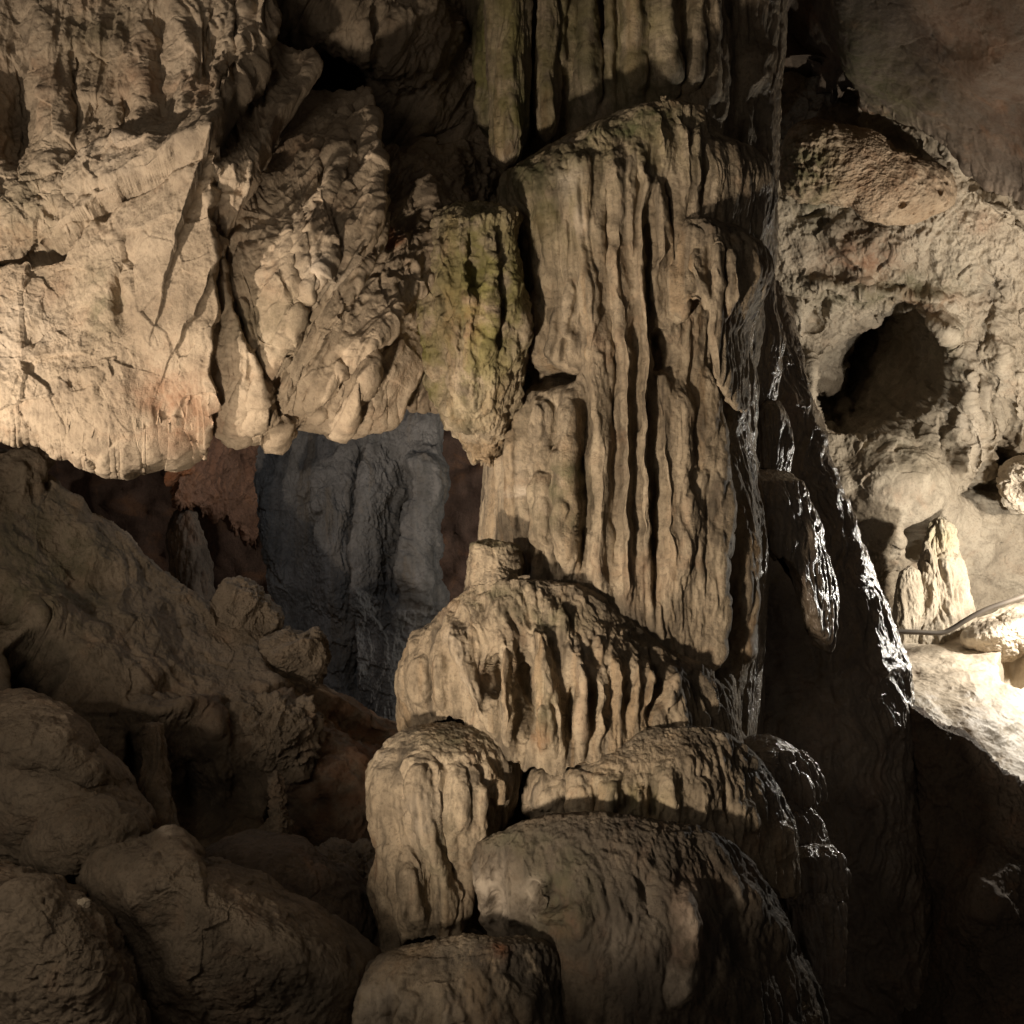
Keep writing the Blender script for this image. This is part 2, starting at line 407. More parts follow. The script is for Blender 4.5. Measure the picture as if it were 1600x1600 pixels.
    l.new(hsrc, bp.inputs['Height']); l.new(bp.outputs[0], b.inputs['Normal'])
    rr = n.new('ShaderNodeMapRange'); rr.inputs[1].default_value = .3; rr.inputs[2].default_value = .7
    rr.inputs[3].default_value = max(rough - .12, .05); rr.inputs[4].default_value = min(rough + .12, 1); l.new(nb.outputs[0], rr.inputs[0]); l.new(rr.outputs[0], b.inputs['Roughness'])
    b.inputs['Specular IOR Level'].default_value = spec
    if True:
        mx = n.new('ShaderNodeMath'); mx.operation = 'MAXIMUM'; mx.inputs[0].default_value = wet; l.new(attr('wet'), mx.inputs[1]); l.new(mx.outputs[0], b.inputs['Coat Weight'])
        b.inputs['Coat Roughness'].default_value = .17; l.new(bp.outputs[0], b.inputs['Coat Normal'])
    return m
M_FLOW = stone('flowstone', (.40, .33, .235), (.275, .22, .152), (.075, .06, .043), .9, 1.15, .65, .72, .25, wet=.03)
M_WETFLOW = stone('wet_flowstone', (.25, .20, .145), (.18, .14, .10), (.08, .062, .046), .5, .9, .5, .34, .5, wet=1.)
M_WALL = stone('limestone_wall', (.46, .375, .275), (.33, .262, .185), (.16, .125, .09), .12, 1.0, .5, .82, .25, rust_amt=.3)
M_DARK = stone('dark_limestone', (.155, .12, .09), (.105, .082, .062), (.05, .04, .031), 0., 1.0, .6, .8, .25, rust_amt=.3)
M_MUD = stone('muddy_limestone', (.25, .20, .145), (.175, .14, .10), (.075, .06, .045), .1, 1.1, .8, .8, .25, rust_amt=.2)
M_BACK = stone('pale_limestone', (.42, .36, .275), (.30, .25, .185), (.14, .115, .085), .2, .9, .55, .8, .25, rust_amt=.25)
M_ORANGE = stone('ochre_limestone', (.43, .335, .235), (.34, .255, .17), (.20, .13, .075), 0., 1.0, .55, .8, .25, rust_amt=.3, pits=.6)
M_BLUE = stone('grey_limestone', (.27, .262, .255), (.195, .19, .183), (.08, .078, .074), .65, .8, .6, .8, .25, rust_amt=.04)
M_RED = stone('red_limestone', (.16, .10, .075), (.105, .066, .05), (.05, .034, .028), .3, 1.0, .6, .8, .25, rust_amt=.5)
M_MUDFLOW = stone('muddy_flowstone', (.155, .124, .088), (.058, .047, .036), (.026, .021, .017), .6, 1.2, .65, .74, .25, wet=.03)
M_RUST = stone('rust_limestone', (.27, .15, .095), (.19, .10, .062), (.08, .045, .03), .2, 1.0, .6, .8, .25, rust_amt=.5)
M_BRIGHT = stone('white_flowstone', (.62, .55, .44), (.50, .42, .32), (.34, .27, .20), .0, .6, .3, .55, .4, rust_amt=.12)

def tag(o, label, cat, group=None, kind=None):
    if label: o['label'] = label
    if cat: o['category'] = cat
    if group: o['group'] = group
    o['kind'] = kind or 'thing'
    return o
def thing(name, label, cat, loc):
    o = bpy.data.objects.new(name, None); C.objects.link(o); o.location = loc; o.empty_display_size = .2
    bpy.context.view_layer.update()
    return tag(o, label, cat)

# ================================================================== the cave shell
# floor and ceiling close the chamber
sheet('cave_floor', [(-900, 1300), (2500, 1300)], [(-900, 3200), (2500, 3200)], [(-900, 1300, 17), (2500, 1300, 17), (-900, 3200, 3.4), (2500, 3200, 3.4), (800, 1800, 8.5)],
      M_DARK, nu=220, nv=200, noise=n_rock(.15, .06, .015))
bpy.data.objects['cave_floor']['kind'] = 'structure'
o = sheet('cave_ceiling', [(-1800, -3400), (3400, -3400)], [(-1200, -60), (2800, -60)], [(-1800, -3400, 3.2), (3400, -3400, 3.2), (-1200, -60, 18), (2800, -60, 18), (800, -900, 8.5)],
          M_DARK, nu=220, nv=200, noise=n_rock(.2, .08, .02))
o['kind'] = 'structure'
o = sheet('back_wall', [(-500, -300), (2200, -300)], [(-500, 1500), (2200, 1500)], [(-500, -300, 17.5), (2200, -300, 21), (-500, 1500, 17.5), (2200, 1500, 21), (720, 800, 16.5)],
          M_RED, nu=360, nv=300, noise=n_rock(.25, .1, .03, .7, chip=.05))
tag(o, 'dark reddish back wall of the cave seen in the gap beside the column', 'rock wall')

# ================================================================== far left: the grey-blue sheet and the red rocks
tb = [(350, 540), (470, 540), (600, 540), (712, 540)]
bb = [(480, 1190), (530, 1190), (570, 1190), (606, 1190)]
blue_f = [('r', [(566, 690), (560, 800), (556, 900), (552, 1010), (550, 1100)], 9, -.22), ('r', [(640, 720), (628, 830), (618, 930), (616, 960)], 9, -.35),
          ('l', [(560, 1050), (566, 900), (570, 760), (585, 690)], 6, .16, 60), ('r', [(600, 700), (590, 850), (588, 1000)], 26, .14), ('r', [(660, 690), (652, 800), (640, 900), (636, 980)], 18, .22),
          ('r', [(500, 700), (520, 850), (530, 1000)], 40, .16), ('r', [(420, 720), (430, 850), (470, 960)], 24, .12), ('r', [(455, 800), (490, 780), (530, 740)], 8, -.07), ('r', [(480, 830), (520, 800)], 8, -.08),
          ('r', [(400, 790), (405, 850), (420, 905)], 7, -.1), ('r', [(525, 690), (545, 640)], 9, -.1)]
o = sheet('rock_curtain', tb, bb, [(360, 650, 13.6), (700, 650, 13.0), (500, 900, 13.2), (470, 1180, 12.6), (655, 1180, 12.4), (640, 900, 12.8)], M_BLUE, nu=460, nv=560,
          feats=[(*f[:3], f[3] * 1.5, *f[4:]) for f in blue_f], noise=n_rock(.05, .03, .010, 1.6, (1.2, 1.2, .3), 4, .08), side=.12)
tag(o, 'cool grey pleated rock sheet in the far recess left of the column', 'rock curtain')
o = sheet('rock_outcrop', [(300, 640), (350, 640), (400, 650)], [(270, 790), (330, 800), (400, 860)], [(290, 660, 11.2), (400, 660, 12.4), (300, 780, 11.4), (400, 850, 12.6)], M_RUST, nu=220, nv=220,
          noise=n_rock(.08, .04, .01, 2.0, (1, 1, .4), 6, .1), lip=.6, ragged=14)
tag(o, 'rusty orange rough rock tucked under the hanging wall beside the grey sheet', 'rock')
o = boulder('rock_fin', [(288, 690), (295, 715), (297, 740), (280, 742), (262, 755), (256, 758), (268, 735), (280, 712)], 10.2, .12, M_RUST, nu=90, nv=60, noise=n_rock(.015, .012, .004, 4), masks={'rust': [('b', 280, 720, 60, 60, 1.)]})
tag(o, 'small pointed orange rock fin in the dark gap under the hanging wall', 'rock fin')
o = loft('stalagmite', [(790, 290, 290, 11.6, .02), (800, 272, 305, 11.6, .12), (830, 262, 318, 11.6, .2), (880, 265, 325, 11.6, .25), (960, 258, 345, 11.6, .3), (1060, 250, 360, 11.6, .35)], M_DARK, nu=160, nv=160, noise=n_flow(.12, 5, .03, .01, 3))
tag(o, 'dim grooved stump standing far back in the black recess', 'stalagmite')

# ================================================================== left: the hanging wall
top = [(-160, -120), (100, -120), (380, -120), (700, -120), (800, -120)]
bot = [(-160, 690), (0, 690), (50, 688), (100, 708), (150, 735), (200, 728), (240, 716), (272, 703), (300, 678), (335, 654), (352, 650), (385, 668), (412, 676), (432, 682), (446, 656), (470, 636), (510, 642), (560, 648), (590, 640), (640, 640), (700, 630), (800, 630)]
ctrl = [(-160, 0, 6.9), (-160, 700, 6.6), (0, 500, 6.7), (0, 0, 7.0), (150, 250, 6.95), (150, 420, 6.72), (150, 600, 6.62), (300, 500, 6.75), (300, 320, 6.9), (300, 0, 7.15), (330, 680, 6.85), (150, 720, 6.7), (0, 690, 6.6),
        (500, 300, 7.3), (430, 500, 7.0), (430, 690, 7.05), (560, 650, 7.4), (620, 550, 7.6), (690, 640, 8.3), (600, 60, 8.1), (560, 150, 8.4), (720, 0, 9.0), (740, 250, 8.9), (800, 640, 9.6), (800, 0, 10.0), (400, 0, 7.6), (650, 300, 7.8)]
wf = []
def R(pts, w_, a): wf.append(('r', pts, w_, a))
def Lg(pts, w_, a, d): wf.append(('l', pts, w_, a, d))
def B(x, y, rx, ry, a, k='b'): wf.append((k, x, y, rx, ry, a))
# hollows and pillars at the upper left
R([(18, 60), (22, 150), (25, 230), (30, 275)], 32, -.30); R([(60, -40), (62, 60), (72, 130), (88, 200), (92, 260)], 20, .16)
R([(140, 120), (135, 200)], 14, .10); R([(112, 60), (118, 160), (122, 230)], 9, -.12)
for pts in ([(178, 20), (190, 70), (205, 130)], [(150, 30), (160, 90)], [(215, 60), (225, 130), (238, 190)]): R(pts, 11, .09)
R([(250, 0), (258, 100), (262, 200), (270, 240)], 18, -.17); R([(200, 150), (195, 215), (215, 235)], 13, -.13); R([(145, 150), (150, 200)], 12, -.12)
# flutes left of the crevice
R([(300, -60), (296, 60), (288, 150)], 12, .10); R([(322, -60), (327, 60), (320, 150), (305, 240), (288, 300)], 9, .12); R([(350, -60), (350, 60), (340, 150), (322, 220), (312, 320)], 9, .13); R([(371, -60), (368, 70), (360, 150)], 8, .10)
R([(335, 0), (338, 100), (330, 190)], 6, -.10); R([(310, 0), (312, 100), (305, 180)], 6, -.10)
Lg([(385, -60), (374, 90), (356, 190), (336, 262), (316, 320)], 7, .28, 80)
# slanting slabs, each with a sharp right-hand edge
Lg([(446, 130), (430, 205), (408, 262), (388, 310), (374, 340)], 5, .30, 100)
Lg([(560, 180), (555, 270), (541, 330), (524, 395), (503, 436)], 6, .36, 120); R([(505, 220), (492, 290), (478, 350)], 5, -.16); R([(530, 215), (520, 300), (505, 370)], 5, -.14)
Lg([(582, 335), (560, 385), (542, 430), (520, 470), (496, 510)], 5, .20, 70); Lg([(664, 412), (615, 468), (578, 510), (545, 548)], 7, .18, 80); Lg([(690, 480), (652, 560), (596, 650)], 8, .14, 80)
Lg([(470, 420), (455, 470), (440, 520), (425, 560)], 6, .16, 60); Lg([(560, 555), (545, 610), (534, 655)], 5, .16, 55)
B(620, 340, 34, 44, -.12); R([(604, 200), (598, 280), (590, 350)], 16, -.16)
# crack and the ledges over it
R([(-60, 405), (0, 403), (50, 394), (105, 389), (130, 372), (145, 355)], 6, -.22); R([(145, 355), (190, 345), (215, 338), (250, 338), (290, 331), (320, 346)], 5, -.16); R([(60, 390), (110, 386)], 10, -.14)
Lg([(320, 338), (290, 326), (240, 330), (190, 340), (150, 350)], 5, .14, 55)
B(190, 292, 82, 38, .16, 'p'); R([(112, 282), (112, 315), (122, 335)], 4, -.09); B(190, 320, 60, 16, -.06)
for x, y, r, a in ((70, 345, 22, .08), (40, 300, 26, .1), (90, 300, 18, .07), (20, 345, 20, .08), (115, 365, 16, .08), (60, 310, 14, -.09), (90, 345, 14, -.1), (125, 255, 14, -.14), (80, 270, 20, .08), (215, 262, 16, .07), (255, 275, 16, .07), (150, 365, 14, .08), (165, 352, 12, -.09)): B(x, y, r, r * .8, a)
# the smooth panel, its sharp right edge, the rib beside it
Lg([(326, 330), (328, 400), (329, 500), (325, 600), (302, 672)], 5, .17, 90); R([(313, 400), (309, 470), (311, 560), (299, 640)], 3, .03); R([(295, 500), (290, 580)], 3, .025)
B(270, 470, 58, 110, .05, 'p'); R([(205, 400), (198, 470), (205, 540)], 13, -.07); R([(195, 430), (190, 500)], 10, -.08)
Lg([(425, 640), (398, 600), (368, 530), (352, 470), (340, 400)], 6, -.16, 26)
R([(338, 395), (350, 465), (372, 535), (398, 600), (424, 640)], 11, .16); R([(412, 452), (424, 505), (433, 560)], 9, .13); R([(384, 440), (396, 520), (412, 570)], 12, -.12); R([(440, 470), (446, 540), (440, 580)], 10, -.10)
R([(520, 560), (490, 590), (470, 640)], 8, .1); R([(560, 545), (540, 600), (530, 650)], 9, .12); R([(500, 540), (520, 580), (505, 630)], 7, -.08); R([(566, 560), (556, 620), (552, 660)], 7, -.16)
# crystal clusters
for x, y, rx, ry, a in ((345, 340, 40, 34, .16), (362, 380, 24, 26, .12), (412, 410, 30, 20, .08), (462, 468, 22, 20, .08), (380, 400, 20, 20, -.1), (430, 690, 14, 16, .12), (510, 660, 34, 14, .14)): B(x, y, rx, ry, a)
# lower belly
B(170, 670, 120, 60, .12); R([(90, 560), (110, 590), (150, 585), (180, 560)], 9, .06); R([(100, 600), (140, 600)], 10, -.06); R([(20, 440), (60, 500), (100, 540)], 12, .06); R([(40, 410), (30, 470)], 7, .05); R([(70, 420), (55, 480)], 7, .05)
R([(52, 520), (56, 545)], 4, -.05); B(270, 630, 34, 24, -.05)
# the black crevice and the block above it
R([(395, -60), (420, 30), (470, 80), (520, 118), (575, 150), (630, 172), (690, 186)], 34, -1.1); R([(520, 118), (575, 150), (640, 168)], 22, -.5); R([(700, 190), (708, 225)], 14, -.6)
B(600, 60, 120, 70, .25, 'p'); R([(560, 50), (610, 70), (660, 60)], 22, -.10); R([(500, 20), (600, 10), (720, 30)], 4, -.07)
crust_m = [('b', 345, 340, 48, 44, 1.), ('b', 365, 385, 34, 34, 1.), ('b', 412, 412, 34, 22, .7), ('b', 460, 465, 26, 24, .6), ('b', 430, 690, 24, 24, 1.), ('b', 510, 660, 50, 16, 1.), ('b', 80, 330, 80, 50, .7), ('b', 190, 250, 110, 22, .6)]
def hang_noise(P, N, px, py):
    base = n_rock(.05, .014, .007, 1.3, (1.1, 1.1, .75), 2, .10)(P, N, px, py)
    fin = sstep(300, 420, px) * (1 - sstep(560, 640, px))
    sm = mask(px, py, [('b', 270, 480, 60, 130, 1.), ('b', 640, 560, 60, 90, .9), ('b', 200, 660, 150, 60, .6)])
    # slanted grooves: world x and z sheared so that they run down to the left
    Q = P.copy(); Q[..., 0] = P[..., 0] - .45 * P[..., 2] * sstep(280, 420, px)
    gr = flutes(Q, 3.4, 21, .05, .12) - .25
    ck = mask(px, py, crust_m, 10)
    # long folds and scratches that sweep down to the left
    D = np.stack([P[..., 0] - .55 * P[..., 2] * (.25 + .75 * sstep(250, 420, px)), P[..., 1] * .6, P[..., 2] * .16], -1)
    D = warpP(D, 1.6, .10, 71)
    fold = .07 * ridged(D, 2.0, 2, .5, 72) + .05 * ridged(D, 6.0, 3, .55, 75)
    zone = np.clip(sstep(300, 400, px) + .6 * (1 - sstep(200, 280, py)), 0, 1) * (1 - .7 * ck)
    cr = n_crust(.045, 8., 4)(P, N, px, py)
    wy = .05 * ridged(warpP(P, 1.4, .2, 61), 1.5, 5, .5, 44)
    up = 1 - sstep(250, 330, py)
    calm = 1 - .85 * mask(px, py, [('r', [(375, -60), (430, 50), (480, 105), (455, 190), (405, 290)], 36, 1.)])
    base = base * calm; fold = fold * calm; gr = gr * calm; wy = wy * calm
    return fold * zone * (1 - .8 * sm) + base * (1 - .65 * sm) * (1 - .35 * zone) + .04 * gr * np.clip(fin + .45 * (1 - sstep(180, 260, py)), 0, 1) * (1 - sm) + cr * ck + wy * (1 - sm) * (1 - .6 * sstep(300, 400, px)) * .5
o = sheet('hanging_wall', top, bot, ctrl, M_WALL, nu=860, nv=800, feats=[(f[0], f[1], f[2] * (1.3 if 0 < f[3] < .2 and f[0] == 'r' else 1.), f[3] * (.26 if f[0] == 'r' and f[3] > 0 else .6 if f[3] > -.2 and f[0] == 'r' else 1.), *f[4:]) if f[0] in 'rl' else (*f[:5], f[5] * .6) for f in wf], noise=hang_noise, lip=2.6, ragged=12, wob=7, base_smooth=30,
          masks={'grime_shade': [('r', [(395, -60), (420, 30), (470, 80), (520, 118), (575, 150), (640, 172)], 40, .8), ('b', 620, 90, 60, 40, .5), ('b', 640, 330, 60, 60, .3), ('b', 25, 150, 30, 110, .4)],  # crevice and upper-left hollow carry painted shade
                 'green': [('b', 160, 60, 60, 60, .4), ('b', 160, 480, 24, 50, .7), ('b', 50, 330, 60, 60, .35), ('b', 400, 520, 60, 60, .3)], 'rust': [('b', 270, 630, 60, 46, .5), ('b', 215, 120, 50, 60, .2), ('r', [(592, 365), (590, 400)], 8, .8)],
                 'chalk_lit': [('b', 0, 520, 90, 70, .6), ('b', 190, 290, 90, 40, .35), ('b', 466, 462, 18, 22, .8)]})  # patch at the left edge is the lamp's hot spot, painted pale
tag(o, 'huge warm lit hanging rock wall with cracks and slanting fins at upper left', 'rock wall')

# ================================================================== left: the slope and rocks below
o = sheet('rock_slope', [(-160, 690), (0, 702), (60, 712), (90, 765), (140, 795), (185, 830), (222, 870), (262, 900), (330, 945), (400, 985), (450, 1036), (520, 1078), (640, 1150)],
          [(-160, 1750), (200, 1750), (420, 1750), (760, 1750)],
          [(-160, 700, 8.6), (0, 710, 9.0), (100, 800, 9.2), (0, 900, 8.5), (200, 900, 9.2), (250, 1050, 8.6), (330, 980, 9.5), (0, 1080, 8.0), (450, 1100, 9.0), (620, 1170, 9.8), (300, 1250, 8.35), (450, 1250, 8.55), (100, 1300, 8.1), (300, 1500, 7.8), (0, 1750, 6.8), (700, 1750, 8.2), (600, 1400, 8.9)],
          M_MUD, nu=620, nv=620, lip_top=2.0, wob=8,
          feats=[('p', 52, 1050, 46, 52, -.9), ('b', 40, 975, 46, 26, .16), ('b', 15, 960, 30, 20, -.2), ('b', 150, 1000, 90, 60, .15), ('r', [(90, 800), (130, 850), (180, 900), (210, 960)], 26, .12), ('b', 170, 905, 30, 20, -.14), ('b', 55, 730, 40, 26, .12),
                 ('r', [(70, 715), (72, 770)], 10, -.2), ('r', [(20, 720), (30, 790)], 12, .08), ('b', 320, 1240, 100, 60, -.28), ('r', [(300, 1170), (298, 1260)], 12, -.16), ('r', [(350, 1180), (346, 1270)], 14, .12), ('r', [(205, 1140), (208, 1200), (215, 1230)], 12, -.4), ('r', [(238, 1150), (240, 1200)], 9, .2), ('b', 270, 1120, 60, 22, .2),
                 ('l', [(400, 1090), (330, 1110), (250, 1125), (190, 1120)], 12, .08, 60), ('b', 330, 1150, 24, 30, .16), ('b', 540, 1250, 60, 90, .3), ('b', 470, 1290, 34, 50, -.3), ('r', [(420, 1020), (500, 1100), (600, 1160)], 20, -.2), ('b', 250, 1080, 30, 25, -.12),
                 ('r', [(100, 880), (140, 960), (230, 1040)], 18, -.07)],
          noise=n_rock(.09, .02, .007, 1.5, (1, 1, 1), 11, .06),
          masks={'rust': [('b', 560, 1200, 80, 120, .55), ('b', 400, 1120, 100, 30, .3)], 'green': [('b', 60, 900, 110, 120, .45)], 'grime_shade': [('b', 320, 1240, 110, 90, .8), ('b', 470, 1290, 60, 80, .7), ('b', 50, 1060, 50, 50, .8)]})  # dark blobs in the hollow and the pits are painted shade
tag(o, 'dim brown rock slope with a rounded pit below the hanging wall', 'rock slope')
def rock(name, pts, Y, th, label, cat='boulder', mat=None, noise=None, **k):
    o = boulder(name, pts, Y, th, mat or M_MUD, noise=noise or n_rock(.055, .012, .007, 1.6, (1, 1, 1), 30 + len(pts) + abs(int(pts[0][0])) % 50, .07), **k)
    return tag(o, label, cat)
rock('boulder', [(-70, 1120), (20, 1086), (110, 1118), (152, 1168), (206, 1228), (232, 1285), (200, 1318), (100, 1340), (-70, 1350)], 7.5, .75, 'broad rounded grey boulder against the left edge below the pit', nu=340, nv=260,
     feats=[('r', [(0, 1210), (80, 1205), (150, 1230), (205, 1262)], 16, -.10), ('b', 60, 1150, 60, 40, .08)])
rock('boulder', [(30, 1345), (40, 1300), (70, 1258), (130, 1234), (190, 1252), (236, 1292), (228, 1345), (130, 1385), (50, 1380)], 7.05, .5, 'smooth dome shaped boulder tucked in front of the broad grey one')
rock('boulder', [(104, 1372), (118, 1326), (158, 1302), (220, 1310), (268, 1304), (296, 1314), (312, 1350), (380, 1364), (450, 1398), (520, 1440), (580, 1486), (612, 1560), (570, 1660), (320, 1700), (190, 1620), (150, 1480)], 6.9, .9,
     'largest muddy boulder, knobbed on top, at the lower left of the column base', nu=460, nv=340, feats=[('b', 272, 1310, 34, 22, .05), ('r', [(150, 1420), (200, 1540), (260, 1640)], 20, .06), ('r', [(300, 1370), (250, 1440), (230, 1560)], 26, -.06)], masks={'grime_shade': [('b', 470, 1560, 150, 120, .5)], 'chalk_lit': [('b', 268, 1310, 16, 8, .8), ('b', 272, 1400, 12, 8, .5)]})
rock('boulder', [(-60, 1352), (30, 1352), (100, 1384), (152, 1424), (182, 1486), (206, 1560), (230, 1680), (-60, 1700)], 6.3, .7, 'rough dark boulder filling the bottom left corner', mat=M_MUD, noise=n_rock(.08, .02, .010, 1.6, seed=9, chip=.10), nu=340, nv=260)
rock('rock_block', [(396, 1040), (404, 1004), (432, 982), (470, 978), (500, 984), (512, 1020), (508, 1062), (470, 1080), (420, 1074)], 9.6, .30, 'squat brown rock block lying on the slope in front of the grey sheet', 'rock', noise=n_rock(.10, .03, .008, 2.0, seed=3, chip=.08), flat=.7)
rock('rock_block', [(316, 975), (338, 930), (372, 908), (408, 916), (426, 950), (430, 1000), (390, 1020), (340, 1014)], 9.8, .35, 'small dim rock perched highest on the slope under the black recess', 'rock', noise=n_rock(.12, .03, .008, 2.0, seed=5, chip=.08), flat=.7)
rock('crusted_rock', [(352, 1146), (366, 1112), (400, 1098), (450, 1100), (486, 1112), (500, 1150), (486, 1192), (452, 1216), (416, 1204), (380, 1176)], 8.85, .25, 'crumbly crusted rock overhanging the dark hollow beside the slim stalagmite', 'rock', mat=M_MUD, noise=n_crust(.035, 8., 8, n_rock(.12, .04, .01, 2.2, seed=8, chip=.2)), flat=.7)
rock('rock_mound', [(300, 1350), (330, 1326), (420, 1312), (500, 1332), (560, 1380), (606, 1450), (600, 1530), (500, 1550), (400, 1500), (320, 1430)], 7.7, .6, 'dark low rock mound between the largest boulder and the column', mat=M_DARK)
rock('pebble', [(118, 1412), (124, 1404), (136, 1403), (142, 1412), (136, 1420), (124, 1420)], 5.87, .02, 'tiny pale pebble lying on the rough corner boulder', 'pebble', mat=M_BACK, nu=60, nv=50, flat=.6, noise=n_rock(.006, .003, .002, 9., seed=6, chip=.2))
o = loft('stalagmite', [(1205, 432, 432, 8.15, .01), (1212, 426, 438, 8.15, .05), (1240, 422, 444, 8.15, .08), (1270, 424, 446, 8.15, .09), (1290, 412, 454, 8.15, .14), (1340, 408, 460, 8.15, .18), (1400, 400, 470, 8.15, .2)], M_MUD, nu=120, nv=160, noise=n_rock(.02, .02, .006, 4))
tag(o, 'short slim stalagmite rising from the dark hollow under the crusted rock', 'stalagmite')

o = loft('stalagmite', [(1128, 240, 246, 8.0, .02), (1134, 232, 254, 8.0, .07), (1160, 228, 260, 8.0, .11), (1200, 226, 262, 8.0, .13), (1250, 216, 270, 8.0, .18), (1330, 205, 285, 8.0, .25)], M_MUD, nu=140, nv=160, noise=n_flow(.10, 5, .06, .01, 75))
tag(o, 'thick blunt stub standing between the broad grey boulder and the dark hollow', 'stalagmite')
rock('rock_mound', [(470, 1370), (500, 1330), (550, 1310), (600, 1330), (640, 1390), (640, 1450), (560, 1450), (490, 1420)], 8.3, .5, 'dim brown low mound right against the draped left bell of the column', noise=n_rock(.10, .03, .01, 2.0, seed=23, chip=.12))
# ================================================================== the great flowstone column
col = thing('flowstone_column', 'giant fluted flowstone column with stacked draped tiers in the centre', 'column', (.6, 9.0, .0))
CY = 9.2
# --- back shaft: thick ribs that run up to the roof
ribs = []
for xs, wd, a in (([(742, -60), (752, 60), (760, 130)], 10, .10), ([(792, -60), (790, 80), (788, 160), (790, 240)], 24, .30), ([(850, -60), (845, 60), (850, 150), (854, 210)], 14, .22), ([(880, -60), (874, 60), (880, 140)], 11, .18),
                  ([(922, -60), (918, 60), (921, 130), (920, 170)], 11, .22), ([(953, -60), (955, 60), (955, 160)], 6, .14), ([(985, -60), (988, 60), (992, 170)], 14, .24), ([(1030, -60), (1028, 40), (1034, 120), (1036, 165)], 20, .30),
                  ([(1082, -60), (1078, 60), (1070, 160)], 14, .24), ([(1112, -60), (1106, 100), (1098, 190)], 14, .20), ([(1140, 0), (1130, 100), (1118, 200)], 9, .14), ([(1178, 60), (1172, 110), (1168, 160)], 14, .22), ([(1160, 160), (1158, 300), (1160, 420)], 12, .12),
                  ([(1195, 60), (1192, 200), (1185, 320)], 9, .12), ([(1135, 240), (1130, 320)], 9, .10)): ribs.append(('r', xs, wd, a))
ribs += [('r', [(822, -60), (825, 90), (828, 190), (815, 250)], 9, -.22), ('r', [(900, -60), (900, 160)], 8, -.18), ('r', [(938, -60), (940, 160)], 7, -.16), ('r', [(1060, 60), (1056, 160)], 5, -.14), ('r', [(1148, -60), (1120, 190)], 6, -.10)]
loft('upper_shaft', [(-120, 716, 1222, 9.5, 1.05), (50, 728, 1220, 9.5, 1.02), (150, 738, 1216, 9.5, 1.0), (240, 752, 1212, 9.5, .98), (330, 790, 1212, 9.5, .95), (420, 830, 1206, 9.5, .9), (470, 840, 1185, 9.5, .85), (560, 850, 1175, 9.5, .8), (700, 860, 1175, 9.5, .8)], M_FLOW, col,
     nu=560, nv=420, feats=ribs, noise=n_flow(.11, 3.4, .06, .008, 2, .07), fs=.75, se=2.2,
     masks={'wet': [('r', [(1216, -60), (1212, 200), (1208, 420)], 24, .9)], 'moss': [('r', [(795, -60), (792, 100), (790, 260)], 30, .8), ('b', 860, 60, 80, 140, .55), ('b', 1000, 60, 70, 140, .45)], 'green': [('b', 760, 150, 40, 160, .6), ('b', 900, 100, 120, 120, .35)], 'grime_shade': [('b', 1180, 240, 50, 240, .6)]})
# --- main shaft with its domed shoulder
mf = []
for xs, wd, a in (([(996, 240), (1010, 285), (1000, 335), (1000, 437), (1007, 547), (1005, 700), (1008, 900)], 8, .16), ([(1024, 262), (1034, 350), (1030, 415), (1022, 440)], 8, .13), ([(984, 230), (985, 350), (984, 430)], 7, .11),
                  ([(958, 230), (969, 306), (963, 415), (975, 525), (980, 700), (978, 960)], 11, .15), ([(922, 400), (932, 503), (928, 570), (944, 700), (938, 940)], 13, .18), ([(1058, 175), (1075, 245), (1071, 330)], 7, .12), ([(1088, 180), (1090, 260), (1085, 330)], 7, .14),
                  ([(1036, 160), (1034, 230), (1038, 262)], 9, .09), ([(905, 230), (918, 260), (925, 340), (915, 390)], 16, .12), ([(865, 270), (872, 350), (868, 420)], 22, .10),
                  ([(1062, 600), (1058, 700), (1064, 820), (1060, 930)], 18, .17), ([(1100, 560), (1104, 660), (1112, 820), (1108, 980), (1100, 1060)], 15, .20), ([(1152, 560), (1158, 650), (1158, 760), (1155, 960), (1160, 1060)], 15, .14),
                  ([(905, 640), (900, 760), (904, 880)], 12, .10), ([(800, 600), (802, 700), (790, 850)], 22, .14), ([(850, 640), (850, 760), (855, 880)], 16, .10), ([(880, 730), (876, 800), (874, 900)], 24, .16), ([(1030, 620), (1036, 720), (1045, 900)], 6, .09), ([(1085, 800), (1090, 940)], 8, .08), ([(1175, 560), (1182, 680)], 8, .12)): mf.append(('r', xs, wd, a))
for xs, wd, a in (([(1018, 560), (1022, 660), (1026, 780), (1030, 900), (1034, 960)], 7, -.20), ([(1135, 560), (1134, 700), (1136, 850), (1130, 1000), (1132, 1080)], 9, -.34), ([(991, 480), (992, 700), (994, 900)], 5, -.12), ([(956, 440), (960, 620), (962, 900)], 6, -.12), ([(914, 560), (916, 740), (914, 900)], 7, -.14), ([(828, 610), (828, 700), (826, 760), (836, 800)], 6, -.14),
                  ([(1036, 510), (1040, 540), (1052, 582)], 15, -.6), ([(1012, 330), (1015, 470), (1018, 560)], 6, -.15), ([(946, 300), (945, 420), (950, 520)], 6, -.10), ([(1045, 260), (1050, 330), (1050, 380)], 6, -.14), ([(1100, 240), (1096, 330)], 6, -.12), ([(853, 715), (856, 745)], 5, -.12)): mf.append(('r', xs, wd, a))
